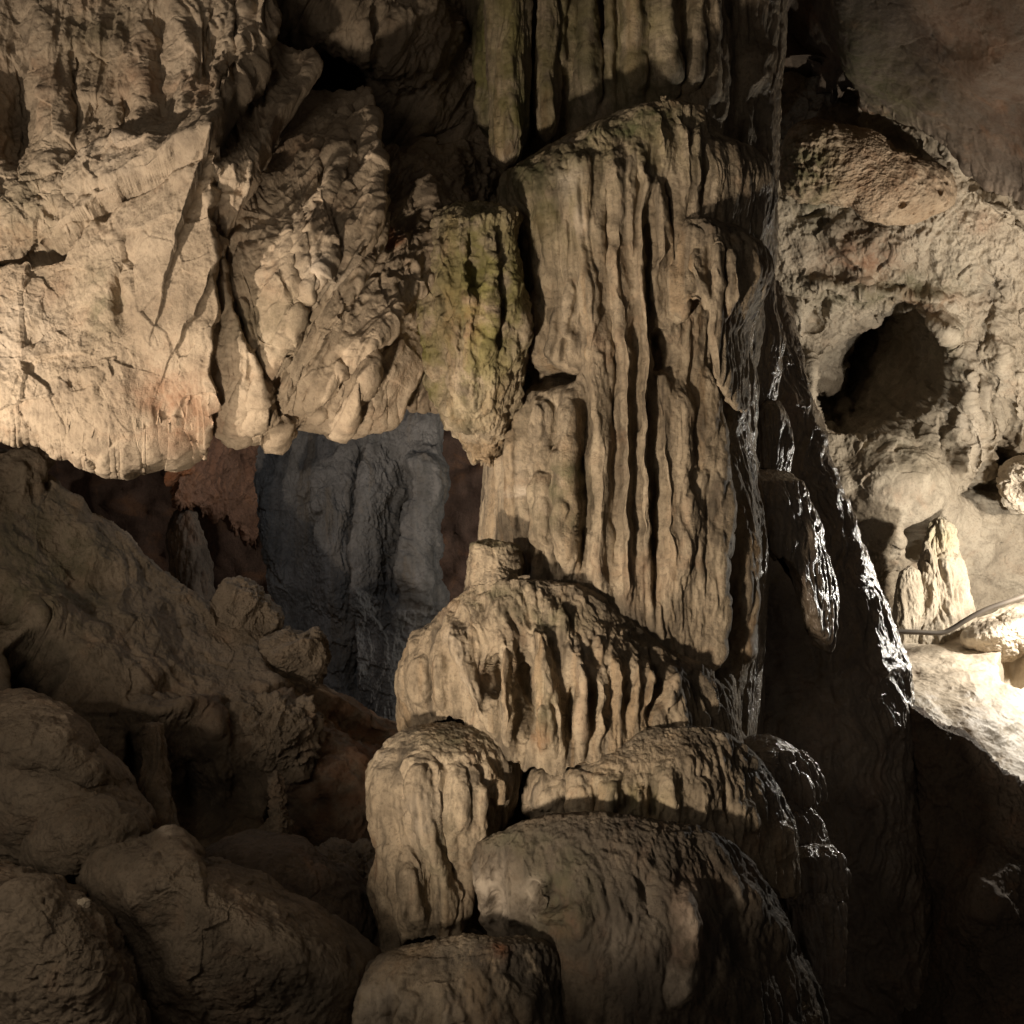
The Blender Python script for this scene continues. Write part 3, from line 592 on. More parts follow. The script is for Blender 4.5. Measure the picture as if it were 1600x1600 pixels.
# undercut: curtains end above a dark notch, a new ledge starts below it
mf += [('r', [(806, 594), (825, 592), (850, 592), (882, 588), (906, 570)], 13, -.75), ('r', [(870, 480), (868, 540), (866, 580)], 8, .14), ('r', [(838, 440), (836, 520), (838, 580)], 9, .13), ('r', [(895, 430), (890, 520), (892, 570)], 9, .14), ('r', [(853, 500), (852, 580)], 7, -.2), ('r', [(880, 520), (880, 580)], 6, -.16),
       ('r', [(836, 625), (838, 720), (836, 800), (842, 890)], 8, -.30), ('r', [(872, 640), (868, 730), (874, 820), (872, 900)], 7, -.26), ('r', [(818, 610), (815, 700), (812, 840)], 9, .16), ('r', [(855, 620), (852, 700)], 10, .18), ('r', [(890, 620), (892, 720), (890, 890)], 10, .2), ('r', [(780, 660), (776, 760), (772, 840)], 6, -.14), ('r', [(905, 600), (908, 760), (906, 900)], 5, -.2), ('b', 880, 720, 32, 24, .12), ('b', 900, 270, 60, 46, .14), ('r', [(890, 280), (905, 330), (918, 360)], 12, .10), ('b', 815, 290, 44, 36, .10)]
loft('main_shaft', [(153, 1036, 1036, 7.76, .02), (157, 1005, 1064, 7.8, .08), (166, 972, 1086, 7.84, .16), (184, 930, 1100, 7.9, .26), (208, 888, 1120, 7.97, .36), (232, 852, 1160, 8.05, .46), (256, 818, 1190, 8.12, .54), (280, 790, 1204, 8.2, .63), (310, 776, 1208, 8.3, .74), (350, 776, 1208, 8.42, .87),
      (400, 780, 1205, 8.56, 1.02), (450, 786, 1186, 8.7, 1.16), (500, 788, 1170, 8.82, 1.28), (560, 786, 1168, 8.92, 1.38), (610, 780, 1170, 9., 1.46), (650, 768, 1172, 9., 1.46), (720, 763, 1176, 9., 1.46), (780, 762, 1186, 9., 1.46), (850, 756, 1194, 9., 1.46), (900, 746, 1194, 9., 1.46), (1000, 740, 1190, 9., 1.46), (1150, 735, 1186, 9., 1.46), (1280, 730, 1190, 9., 1.46), (1420, 730, 1190, 9., 1.4)],
 M_FLOW, col, nu=820, nv=900, feats=mf, noise=n_flow(.095, 3.8, .06, .006, 7, .06, .07), se=2.1, wob=6, smooth=4, fs=.56,
     masks={'green': [('b', 1000, 190, 60, 24, .8), ('b', 850, 260, 70, 22, .8), ('b', 830, 300, 60, 30, .5), ('b', 890, 745, 30, 30, .7), ('b', 880, 800, 50, 40, .3), ('r', [(900, 240), (1000, 175), (1080, 185)], 14, .5)], 'wet': [('r', [(1208, 250), (1205, 400), (1180, 480), (1172, 600), (1176, 740)], 26, 1.), ('r', [(1192, 860), (1188, 1150)], 22, 1.)], 'grime_shade': [('r', [(830, 905), (920, 930), (1000, 975), (1060, 1020)], 22, .75), ('b', 1190, 320, 40, 130, .5), ('b', 860, 600, 60, 18, .4)],  # first tier's cast shadow painted along its top edge; notch darkened as shade
            'chalk_lit': [('b', 895, 290, 26, 20, .5), ('b', 908, 345, 12, 22, .6), ('b', 815, 770, 8, 8, 1.), ('b', 790, 700, 26, 90, .25)], 'moss': [('b', 1000, 220, 90, 60, .4), ('b', 780, 640, 30, 60, .4), ('b', 850, 320, 80, 90, .4)]})
# --- right shoulder dome with its own pleats
loft('shoulder_drapery', [(337, 1092, 1092, 7.58, .02), (342, 1070, 1118, 7.63, .12), (356, 1056, 1160, 7.73, .28), (380, 1049, 1190, 7.83, .42), (420, 1046, 1203, 7.93, .56), (470, 1048, 1186, 7.98, .63), (520, 1046, 1166, 7.98, .64), (580, 1048, 1166, 7.98, .63), (700, 1050, 1166, 8.03, .6)], M_FLOW, col,
     hem=[(1030, 545), (1050, 560), (1058, 500), (1075, 470), (1090, 470), (1104, 486), (1112, 520), (1125, 600), (1150, 640), (1180, 640)], nu=300, nv=300, ragged=7, noise=n_flow(.10, 4.2, .03, .007, 12, .06, .03), curl=.35, smooth=3, fs=.8,
     feats=[('r', [(1088, 380), (1096, 440), (1108, 490)], 8, .10), ('r', [(1062, 390), (1060, 450), (1052, 520)], 10, .12), ('r', [(1118, 370), (1120, 460)], 8, .10), ('r', [(1145, 375), (1142, 500)], 8, .10), ('r', [(1075, 400), (1078, 460)], 5, -.10), ('r', [(1104, 380), (1108, 450)], 5, -.08), ('r', [(1131, 380), (1131, 500)], 5, -.10)], masks={'grime_shade': [('b', 1130, 352, 70, 14, .6)]})
# --- mossy curtain on the left
mc = [('r', [(690, 350), (700, 420), (694, 480)], 9, .10), ('r', [(720, 345), (726, 420), (735, 520), (740, 600)], 10, .10), ('r', [(760, 340), (766, 420), (760, 520), (758, 590)], 11, .10), ('r', [(790, 340), (792, 420), (806, 500), (804, 560)], 10, .09), ('r', [(745, 400), (742, 450)], 12, -.16), ('r', [(676, 420), (684, 480), (700, 500)], 9, -.10),
      ('r', [(650, 460), (664, 540), (684, 600), (720, 660), (745, 700)], 8, .10), ('r', [(715, 480), (722, 560)], 7, -.09), ('r', [(775, 450), (778, 560)], 6, -.07), ('b', 745, 620, 40, 30, .06)]
loft('mossy_curtain', [(318, 745, 770, 7.75, .04), (324, 700, 806, 7.75, .25), (336, 678, 808, 7.80, .4), (360, 668, 806, 7.85, .45), (410, 656, 808, 7.90, .48), (455, 645, 816, 7.90, .5), (500, 650, 821, 7.90, .5), (550, 664, 820, 7.90, .48), (595, 680, 812, 7.95, .45), (640, 700, 800, 8.00, .42), (680, 722, 790, 8.05, .35), (715, 738, 775, 8.10, .2)], M_FLOW, col,
     hem=[(640, 620), (700, 680), (735, 722), (770, 724), (790, 690), (830, 600)], ragged=10, nu=400, nv=420, feats=mc, noise=n_crust(.03, 6., 4, n_flow(.10, 3.8, .05, .01, 15, .12, .06)), se=2.2, smooth=3, curl=.4,
     masks={'moss': [('b', 740, 390, 100, 90, .75), ('b', 780, 500, 60, 90, .65), ('b', 720, 560, 70, 100, .5), ('r', [(650, 450), (670, 560), (700, 630)], 12, .7)], 'rust': [('b', 720, 500, 36, 40, .3)]})
loft('hanging_lobe', [(-140, 752, 836, 8.35, .3), (60, 760, 832, 8.3, .3), (140, 764, 830, 8.25, .3), (200, 766, 824, 8.2, .29), (235, 768, 816, 8.2, .26), (255, 774, 808, 8.2, .2), (266, 784, 798, 8.2, .1), (269, 790, 792, 8.2, .02)], M_FLOW, col, nu=180, nv=260, noise=n_flow(.08, 4.5, .04, .006, 81, .06), smooth=3,
     masks={'moss': [('r', [(800, -60), (795, 270)], 30, .85)], 'green': [('b', 815, 170, 16, 60, .6)]})
loft('hanging_rib', [(-140, 834, 876, 8.5, .2), (100, 838, 872, 8.45, .2), (170, 840, 870, 8.4, .18), (205, 844, 864, 8.4, .13), (218, 852, 856, 8.4, .02)], M_FLOW, col, nu=120, nv=200, noise=n_flow(.06, 5., .03, .006, 83, .06), smooth=3, masks={'moss': [('b', 855, 100, 30, 120, .5)]})
# thin back pillar in the gap
loft('thin_pillar', [(160, 712, 742, 9.6, .14), (250, 718, 744, 9.6, .14), (320, 716, 750, 9.6, .16), (420, 716, 752, 9.6, .2)], M_FLOW, col, nu=100, nv=120, noise=n_flow(.05, 6, .02, .006, 5), masks={'green': [('b', 730, 250, 60, 120, .8)]})
# --- stump on the first tier
loft('stump', [(846, 772, 775, 7.7, .02), (848, 742, 800, 7.7, .18), (853, 735, 812, 7.7, .24), (875, 732, 815, 7.7, .26), (900, 729, 815, 7.7, .27), (925, 727, 818, 7.7, .28)], M_FLOW, col, nu=140, nv=120, noise=n_rock(.02, .012, .005, 3., chip=.06), smooth=2, masks={'green': [('b', 770, 850, 60, 12, .9)], 'grime_shade': [('b', 800, 875, 18, 30, .4)]})
# --- first tier
t1 = []
for xs, wd, a in (([(700, 960), (735, 1040), (762, 1110), (778, 1160)], 13, .20), ([(665, 1010), (655, 1070), (662, 1120)], 12, .08), ([(690, 1010), (695, 1080), (690, 1120)], 9, .07), ([(790, 990), (796, 1060), (802, 1130), (800, 1180)], 10, .17), ([(842, 960), (848, 1040), (870, 1120), (880, 1190)], 15, .18), ([(838, 1080), (850, 1140), (855, 1190)], 10, .14),
                  ([(892, 1000), (905, 1060), (912, 1120), (910, 1180)], 13, .18), ([(930, 1030), (938, 1090), (934, 1170)], 14, .14), ([(960, 1010), (966, 1080), (968, 1140)], 10, .10), ([(990, 1020), (992, 1090), (990, 1130)], 9, .10), ([(1012, 1030), (1012, 1120)], 7, .10), ([(1045, 1040), (1040, 1120)], 7, .10), ([(730, 930), (742, 1000)], 14, .06), ([(870, 930), (882, 1000)], 12, .06)): t1.append(('r', xs, wd, a))
for xs, wd, a in (([(775, 1020), (772, 1060), (776, 1095)], 10, -.42), ([(812, 1010), (818, 1060), (822, 1120), (810, 1170)], 12, -.42), ([(862, 1080), (876, 1160)], 6, -.14), ([(893, 1060), (892, 1120), (896, 1180)], 8, -.30), ([(920, 1050), (920, 1160)], 6, -.22), ([(1024, 1020), (1022, 1130)], 6, -.22), ([(955, 1040), (950, 1130)], 5, -.10), ([(980, 1030), (979, 1130)], 5, -.10), ([(725, 1050), (735, 1120)], 8, -.10), ([(675, 1030), (676, 1120)], 5, -.07)): t1.append(('r', xs, wd, a))
loft('draped_tier', [(898, 818, 818, 7.42, .02), (902, 775, 862, 7.45, .07), (912, 738, 905, 7.5, .15), (930, 706, 938, 7.58, .27), (955, 684, 972, 7.65, .39), (985, 654, 1014, 7.73, .53), (1010, 637, 1054, 7.8, .64), (1045, 624, 1100, 7.9, .78), (1080, 623, 1130, 8.0, .9), (1120, 628, 1148, 8.1, 1.03), (1170, 640, 1168, 8.25, 1.2), (1230, 650, 1190, 8.4, 1.37), (1300, 655, 1215, 8.5, 1.5)],
 M_FLOW, col,
     hem=[(620, 1140), (650, 1146), (700, 1132), (735, 1126), (755, 1130), (770, 1160), (795, 1190), (830, 1198), (870, 1208), (905, 1204), (940, 1190), (1000, 1180), (1100, 1230), (1200, 1260)], ragged=8, nu=640, nv=420, feats=t1, noise=n_flow(0.115, 3.8, .05, .008, 25, .08, .05), curl=.25, smooth=3, wob=4,
     masks={'green': [('b', 860, 960, 60, 20, .6), ('b', 760, 925, 60, 14, .5), ('b', 850, 1110, 20, 60, .5)], 'grime_shade': [('r', [(820, 902), (920, 925), (1000, 985), (1080, 1060), (1130, 1110)], 20, .6)], 'rust': [('b', 848, 1150, 10, 24, .3)], 'chalk_lit': [('b', 915, 1040, 26, 40, .3), ('r', [(700, 960), (760, 1100)], 16, .3)]}, seed=1)
# --- second tier, left bell
t2 = []
for xs, wd, a in (([(610, 1190), (606, 1260), (622, 1330), (640, 1400), (640, 1460)], 14, .12), ([(668, 1170), (662, 1240), (672, 1300), (690, 1380), (690, 1460)], 13, .14), ([(710, 1190), (716, 1250), (722, 1300)], 10, .10), ([(740, 1200), (746, 1260), (735, 1310), (722, 1380), (712, 1450)], 14, .14), ([(775, 1210), (770, 1260)], 9, .08), ([(640, 1330), (655, 1400), (662, 1460)], 8, .10)): t2.append(('r', xs, wd, a))
for xs, wd, a in (([(684, 1240), (690, 1300), (704, 1360), (710, 1400)], 9, -.26), ([(640, 1200), (640, 1280)], 7, -.06), ([(700, 1290), (702, 1340)], 5, -.14), ([(625, 1340), (632, 1440)], 5, -.10), ([(672, 1340), (676, 1450)], 5, -.10), ([(735, 1380), (740, 1460)], 10, -.45), ([(758, 1240), (752, 1290)], 6, -.12)): t2.append(('r', xs, wd, a))
loft('draped_tier', [(1128, 708, 708, 7.36, .02), (1131, 672, 740, 7.38, .1), (1140, 640, 770, 7.4, .2), (1156, 612, 792, 7.4, .3), (1180, 590, 804, 7.4, .4), (1215, 580, 806, 7.4, .49), (1250, 583, 800, 7.4, .54), (1285, 594, 784, 7.4, .55), (1320, 602, 762, 7.4, .54), (1350, 588, 752, 7.4, .53), (1385, 575, 752, 7.4, .53), (1420, 584, 758, 7.4, .54), (1480, 594, 766, 7.4, .55), (1560, 594, 770, 7.4, .55)], M_FLOW, col,
     hem=[(560, 1490), (600, 1500), (640, 1468), (680, 1462), (710, 1468), (740, 1455), (790, 1470)], ragged=6, nu=420, nv=480, feats=t2, noise=n_flow(0.101, 4.2, .05, .008, 31, .09, .05), curl=.25, smooth=3, wob=4,
     masks={'grime_shade': [('r', [(650, 1145), (632, 1200), (640, 1240)], 18, .75), ('b', 710, 1140, 60, 14, .7)], 'green': [('b', 690, 1330, 20, 60, .4), ('b', 700, 1150, 70, 20, .5)], 'chalk_lit': [('b', 660, 1280, 24, 40, .3), ('b', 600, 1180, 14, 30, .3)]}, seed=2)
# --- second tier, right skirt
t3 = []
for xs, wd, a in (([(860, 1215), (850, 1260)], 16, .10), ([(905, 1210), (905, 1270)], 16, .07), ([(950, 1200), (952, 1280)], 16, .09), ([(1000, 1220), (995, 1280)], 12, .08), ([(1050, 1190), (1040, 1280)], 14, .07), ([(1100, 1210), (1095, 1290)], 14, .07), ([(1160, 1240), (1170, 1310)], 14, .08), ([(1215, 1280), (1220, 1350)], 14, .10)): t3.append(('r', xs, wd, a))
for xs, wd, a in (([(930, 1230), (928, 1280)], 5, -.10), ([(975, 1230), (975, 1285)], 5, -.09), ([(1020, 1220), (1018, 1285)], 5, -.09), ([(880, 1240), (882, 1280)], 5, -.08), ([(1130, 1220), (1140, 1300)], 6, -.08)): t3.append(('r', xs, wd, a))
loft('draped_tier', [(1132, 1070, 1070, 7.2, .02), (1135, 1015, 1110, 7.22, .07), (1145, 976, 1140, 7.25, .14), (1165, 938, 1166, 7.3, .27), (1190, 892, 1188, 7.36, .41), (1215, 850, 1205, 7.42, .52), (1245, 828, 1224, 7.5, .65), (1280, 822, 1238, 7.58, .77), (1330, 822, 1250, 7.7, .92), (1420, 822, 1258, 7.8, 1.06)],
 M_FLOW, col,
     hem=[(800, 1262), (830, 1268), (860, 1288), (900, 1284), (960, 1294), (1020, 1300), (1080, 1300), (1130, 1330), (1180, 1370), (1230, 1400), (1270, 1400)], ragged=15, nu=560, nv=320, feats=t3, noise=n_flow(0.095, 4.0, .05, .010, 37, .12, .05), curl=.22, smooth=3,
     masks={'wet': [('r', [(1180, 1190), (1225, 1260), (1250, 1340)], 26, 1.)], 'grime_shade': [('r', [(850, 1205), (900, 1178), (960, 1150), (1060, 1135), (1140, 1160), (1200, 1220), (1240, 1300)], 26, .7), ('b', 1120, 1210, 90, 30, .3)], 'moss': [('b', 1000, 1250, 60, 40, .35)], 'chalk_lit': [('b', 850, 1255, 26, 16, .4)]}, seed=3)
# --- third tier: the broad mud-stained hump
t4 = [('r', [(760, 1330), (765, 1400), (770, 1470)], 16, .10), ('r', [(800, 1320), (820, 1340), (835, 1400)], 14, .08), ('r', [(790, 1340), (800, 1420), (798, 1480)], 8, .07), ('r', [(832, 1380), (834, 1420)], 7, -.16), ('r', [(850, 1370), (852, 1420)], 8, .12), ('b', 860, 1425, 40, 18, .14), ('b', 850, 1408, 30, 8, -.14), ('r', [(905, 1330), (900, 1420), (910, 1500)], 24, .08),
      ('r', [(1078, 1370), (1076, 1440), (1070, 1520), (1060, 1580)], 18, .14), ('r', [(1120, 1370), (1150, 1450), (1170, 1540)], 18, -.10), ('r', [(1010, 1350), (1014, 1450)], 14, -.09), ('r', [(1150, 1360), (1190, 1430), (1230, 1500)], 16, .08), ('r', [(740, 1400), (745, 1470)], 8, -.3), ('r', [(775, 1380), (780, 1460)], 5, -.08)]
loft('draped_tier', [(1276, 960, 960, 6.64, .02), (1279, 860, 1050, 6.66, .07), (1286, 805, 1092, 6.7, .14), (1300, 768, 1124, 6.75, .26), (1320, 745, 1150, 6.82, .39), (1350, 738, 1172, 6.92, .56), (1400, 742, 1202, 7.05, .76), (1450, 750, 1228, 7.18, .94), (1500, 752, 1252, 7.3, 1.08), (1550, 752, 1276, 7.4, 1.2), (1620, 750, 1296, 7.5, 1.32), (1750, 750, 1310, 7.5, 1.36)],
 M_MUDFLOW, col,
     hem=[(700, 1480), (790, 1485), (830, 1520), (860, 1700), (1400, 1740)], ragged=5, nu=600, nv=420, feats=t4, noise=n_flow(0.074, 3.4, .06, .010, 43, .14, .06), curl=.2, smooth=4,
     masks={'grime_shade': [('b', 980, 1400, 100, 90, .75), ('b', 880, 1300, 110, 22, .7), ('b', 1100, 1330, 90, 40, .7), ('b', 1150, 1460, 60, 90, .55), ('b', 960, 1520, 110, 70, .6)], 'green': [('b', 880, 1400, 60, 70, .5), ('b', 800, 1310, 60, 20, .5)], 'rust': [('b', 1076, 1430, 22, 60, .35)], 'chalk_lit': [('r', [(1082, 1370), (1078, 1430), (1070, 1480)], 20, .7), ('r', [(1070, 1490), (1056, 1580)], 20, .5), ('b', 1150, 1400, 16, 40, .3), ('b', 1010, 1440, 20, 50, .3), ('r', [(760, 1330), (765, 1400), (775, 1470)], 30, .7), ('b', 830, 1400, 20, 30, .5), ('b', 960, 1480, 26, 30, .25)]}, seed=4)  # pale central stripe is painted light lying over the mud
# --- base mound
t5 = [('r', [(600, 1530), (580, 1590), (570, 1640)], 14, .10), ('r', [(650, 1540), (630, 1600)], 12, .08), ('r', [(690, 1530), (700, 1600)], 18, .08), ('r', [(625, 1540), (605, 1620)], 6, -.08), ('b', 770, 1492, 18, 18, .05), ('b', 720, 1470, 50, 12, .03), ('r', [(830, 1540), (815, 1600)], 8, .06)]
loft('base_mound', [(1461, 740, 750, 6.32, .02), (1465, 690, 810, 6.38, .12), (1476, 640, 850, 6.46, .26), (1495, 592, 880, 6.58, .44), (1525, 548, 905, 6.74, .66), (1560, 522, 925, 6.88, .86), (1600, 506, 940, 7.0, 1.02), (1680, 490, 960, 7.1, 1.18), (1800, 480, 980, 7.2, 1.3)], M_FLOW, col, nu=460, nv=320, feats=t5, noise=n_flow(0.081, 3.6, .06, .010, 49, .16, .06), smooth=4,
     masks={'grime_shade': [('b', 740, 1495, 130, 40, .95), ('b', 860, 1550, 90, 80, .95), ('b', 600, 1500, 40, 20, .4)], 'rust': [('b', 772, 1492, 14, 16, .5)], 'chalk_lit': [('b', 600, 1570, 40, 40, .5), ('b', 700, 1580, 40, 30, .4)]}, seed=5)
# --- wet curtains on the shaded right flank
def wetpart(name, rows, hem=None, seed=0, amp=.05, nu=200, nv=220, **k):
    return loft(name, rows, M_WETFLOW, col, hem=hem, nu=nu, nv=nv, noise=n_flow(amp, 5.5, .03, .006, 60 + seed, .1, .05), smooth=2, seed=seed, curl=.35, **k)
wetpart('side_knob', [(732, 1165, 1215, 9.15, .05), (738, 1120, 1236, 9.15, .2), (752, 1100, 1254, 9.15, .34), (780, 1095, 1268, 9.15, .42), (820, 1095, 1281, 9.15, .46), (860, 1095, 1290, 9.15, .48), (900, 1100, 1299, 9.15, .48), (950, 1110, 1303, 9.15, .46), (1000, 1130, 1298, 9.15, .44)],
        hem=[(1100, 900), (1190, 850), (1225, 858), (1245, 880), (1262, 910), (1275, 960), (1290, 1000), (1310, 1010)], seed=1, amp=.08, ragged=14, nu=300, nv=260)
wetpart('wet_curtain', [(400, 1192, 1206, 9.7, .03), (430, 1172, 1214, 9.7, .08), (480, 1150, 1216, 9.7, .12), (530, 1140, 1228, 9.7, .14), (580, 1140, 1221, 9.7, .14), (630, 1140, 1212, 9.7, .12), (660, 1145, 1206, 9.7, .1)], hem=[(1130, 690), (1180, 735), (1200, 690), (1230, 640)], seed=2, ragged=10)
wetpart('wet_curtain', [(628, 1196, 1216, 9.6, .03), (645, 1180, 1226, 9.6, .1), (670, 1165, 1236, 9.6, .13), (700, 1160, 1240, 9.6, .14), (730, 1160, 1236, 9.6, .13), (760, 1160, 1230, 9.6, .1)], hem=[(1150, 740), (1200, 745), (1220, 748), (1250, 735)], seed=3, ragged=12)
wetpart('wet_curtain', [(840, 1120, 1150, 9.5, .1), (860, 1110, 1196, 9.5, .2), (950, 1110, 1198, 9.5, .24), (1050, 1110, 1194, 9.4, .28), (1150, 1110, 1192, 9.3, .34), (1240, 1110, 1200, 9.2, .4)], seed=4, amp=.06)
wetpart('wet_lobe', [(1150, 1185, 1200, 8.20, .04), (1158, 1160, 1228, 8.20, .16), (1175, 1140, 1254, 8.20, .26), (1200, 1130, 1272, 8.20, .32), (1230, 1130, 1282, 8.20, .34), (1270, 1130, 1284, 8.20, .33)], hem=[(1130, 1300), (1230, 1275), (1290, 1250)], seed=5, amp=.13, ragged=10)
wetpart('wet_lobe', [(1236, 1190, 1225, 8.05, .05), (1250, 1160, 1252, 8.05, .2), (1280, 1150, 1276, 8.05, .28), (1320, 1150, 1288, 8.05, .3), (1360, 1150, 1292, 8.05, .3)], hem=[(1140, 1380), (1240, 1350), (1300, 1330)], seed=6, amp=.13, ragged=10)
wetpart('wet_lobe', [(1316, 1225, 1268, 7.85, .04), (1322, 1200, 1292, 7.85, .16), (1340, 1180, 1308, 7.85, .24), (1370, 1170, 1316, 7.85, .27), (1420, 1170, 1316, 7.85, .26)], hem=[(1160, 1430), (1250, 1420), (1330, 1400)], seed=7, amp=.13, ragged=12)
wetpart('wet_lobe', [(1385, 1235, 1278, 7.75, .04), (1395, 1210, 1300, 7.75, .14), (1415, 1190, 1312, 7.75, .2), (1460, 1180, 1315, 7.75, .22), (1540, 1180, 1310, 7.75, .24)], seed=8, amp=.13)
# --- the dark flange that spreads behind the column
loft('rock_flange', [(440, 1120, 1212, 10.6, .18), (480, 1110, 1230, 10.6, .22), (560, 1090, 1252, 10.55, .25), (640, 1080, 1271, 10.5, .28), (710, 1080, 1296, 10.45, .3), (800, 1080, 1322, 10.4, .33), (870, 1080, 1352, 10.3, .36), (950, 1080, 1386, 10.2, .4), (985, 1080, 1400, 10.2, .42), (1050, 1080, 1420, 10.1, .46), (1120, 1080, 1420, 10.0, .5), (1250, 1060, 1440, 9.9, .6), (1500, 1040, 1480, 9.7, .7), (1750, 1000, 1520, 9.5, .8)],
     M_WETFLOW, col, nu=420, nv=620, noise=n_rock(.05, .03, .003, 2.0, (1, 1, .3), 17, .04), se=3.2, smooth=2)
rock('boulder', [(1150, 1620), (1158, 1560), (1180, 1540), (1215, 1545), (1245, 1560), (1268, 1585), (1285, 1640), (1220, 1680)], 7.1, .3, 'small sunlit looking tan rock at the foot of the column', 'rock', mat=M_FLOW, noise=n_rock(.05, .03, .012, 2.5, seed=21)) ['label'] = 'small warm lit tan rock at the bottom right foot of the column'

# ================================================================== right: dark bank, bright ledge, back chamber
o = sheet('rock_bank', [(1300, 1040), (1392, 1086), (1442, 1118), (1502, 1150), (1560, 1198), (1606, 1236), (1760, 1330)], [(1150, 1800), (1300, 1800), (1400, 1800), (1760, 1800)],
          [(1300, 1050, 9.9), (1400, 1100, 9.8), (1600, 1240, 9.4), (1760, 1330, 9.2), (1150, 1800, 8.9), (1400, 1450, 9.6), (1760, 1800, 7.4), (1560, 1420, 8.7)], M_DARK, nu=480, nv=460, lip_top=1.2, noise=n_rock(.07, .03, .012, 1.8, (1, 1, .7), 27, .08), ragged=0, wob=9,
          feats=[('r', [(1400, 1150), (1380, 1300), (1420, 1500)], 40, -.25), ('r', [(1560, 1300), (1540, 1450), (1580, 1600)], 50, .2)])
tag(o, 'nearly black rock bank filling the bottom right below the bright ledge', 'rock bank')
o = sheet('bright_ledge', [(1330, 1010), (1400, 992), (1470, 978), (1540, 960), (1620, 930), (1800, 900)], [(1340, 1120), (1400, 1135), (1470, 1170), (1560, 1230), (1620, 1270), (1800, 1380)],
          [(1340, 1010, 13.0), (1480, 980, 13.2), (1620, 930, 13.4), (1800, 900, 13.4), (1340, 1120, 10.2), (1400, 1100, 10.6), (1470, 1170, 10.1), (1560, 1230, 9.8), (1620, 1270, 9.6), (1800, 1380, 9.4), (1520, 1080, 11.2), (1450, 1040, 12.0)],
          M_BRIGHT, nu=420, nv=360, noise=n_smooth(.07, .003, 1.7, 5), wob=8, lip=.8,
          feats=[('p', 1590, 1040, 30, 36, -.5), ('r', [(1400, 1080), (1450, 1110), (1500, 1140)], 10, .05), ('r', [(1420, 1040), (1480, 1060), (1560, 1100)], 14, .06), ('r', [(1440, 1110), (1500, 1135), (1570, 1190)], 8, -.05)])
tag(o, 'brightly lit pale flowstone ledge behind the dark bank at right', 'rock ledge')
rf = []
def r_(pts, w_, a): rf.append(('r', pts, w_, a))
def b_(x, y, rx, ry, a, k='b'): rf.append((k, x, y, rx, ry, a))
b_(1366, 600, 88, 76, -1.5, 'p'); b_(1424, 575, 64, 94, -.9, 'p'); b_(1325, 640, 44, 34, -.5, 'p'); b_(1380, 545, 60, 50, -.5, 'p'); b_(1400, 600, 60, 60, -.6); b_(1345, 610, 50, 70, -.5); b_(1440, 560, 45, 60, -.4); b_(1455, 500, 34, 26, .6); r_([(1415, 480), (1460, 485), (1484, 520), (1484, 590)], 9, .28)
b_(1275, 590, 20, 44, .35); r_([(1255, 470), (1250, 520)], 14, .2); r_([(1310, 470), (1300, 500)], 9, .14); r_([(1270, 480), (1285, 520)], 9, -.2)
b_(1390, 760, 95, 90, .7); r_([(1310, 660), (1340, 690)], 18, .12); r_([(1460, 670), (1470, 740), (1480, 760)], 8, -.2)
for x, y0, y1, wd, a in ((1500, 530, 770, 15, .45), (1528, 560, 770, 12, .4), (1475, 660, 760, 11, .4), (1560, 480, 700, 18, .3), (1590, 560, 740, 14, .3)): r_([(x + 6, y0), (x + 2, (y0 + y1) / 2), (x, y1)], wd, a)
r_([(1490, 700), (1512, 760)], 4, -.18); r_([(1515, 690), (1540, 684)], 4, -.12); r_([(1544, 560), (1545, 760)], 5, -.25); b_(1565, 660, 16, 36, -.25); b_(1580, 730, 40, 34, -.4)
r_([(1480, 772), (1540, 768), (1580, 775)], 9, -.35); r_([(1525, 780), (1530, 810)], 7, -.25)
b_(1424, 832, 28, 36, -1.5, 'p'); b_(1550, 850, 70, 50, .3); b_(1350, 860, 50, 60, .2)
r_([(1290, 340), (1360, 430), (1250, 445)], 10, .12); r_([(1235, 450), (1300, 445), (1400, 455), (1480, 470)], 8, .18); b_(1550, 455, 20, 24, -.25)
b_(1350, 390, 66, 30, .18); r_([(1230, 345), (1300, 335), (1370, 345)], 10, -.2)
# bands climbing to the roof at the top
for (a0, b0) in ((0, 0), (12, 26)): r_([(1375 + a0, 150 + b0), (1430, 170 + b0), (1475, 205 + b0), (1510, 240 + b0)], 6, .16)
r_([(1350, 140), (1345, 170), (1330, 190)], 7, .3); r_([(1305, 160), (1340, 165)], 6, .2); r_([(1270, 185), (1290, 172)], 5, .15); r_([(1545, 275), (1580, 300), (1620, 340)], 7, .3); r_([(1520, 290), (1560, 320), (1620, 370)], 7, .2); r_([(1500, 270), (1560, 300)], 8, -.2)
r_([(1370, 205), (1430, 230), (1490, 262)], 16, -.12)
def right_noise(P, N, px, py):
    base = n_rock(.09, .04, .012, 1.2, (1, 1, .9), 19, .16)(P, N, px, py)
    cz = mask(px, py, [('b', 1470, 370, 150, 60, 1.), ('b', 1580, 420, 80, 90, 1.), ('b', 1300, 470, 120, 40, .6), ('b', 1550, 520, 70, 70, .8)])
    sm = mask(px, py, [('b', 1390, 770, 110, 100, 1.), ('b', 1540, 860, 110, 60, 1.), ('b', 1330, 400, 70, 30, .7)])
    return base * (1 - .7 * sm) + n_crust(.06, 4.5, 6)(P, N, px, py) * cz
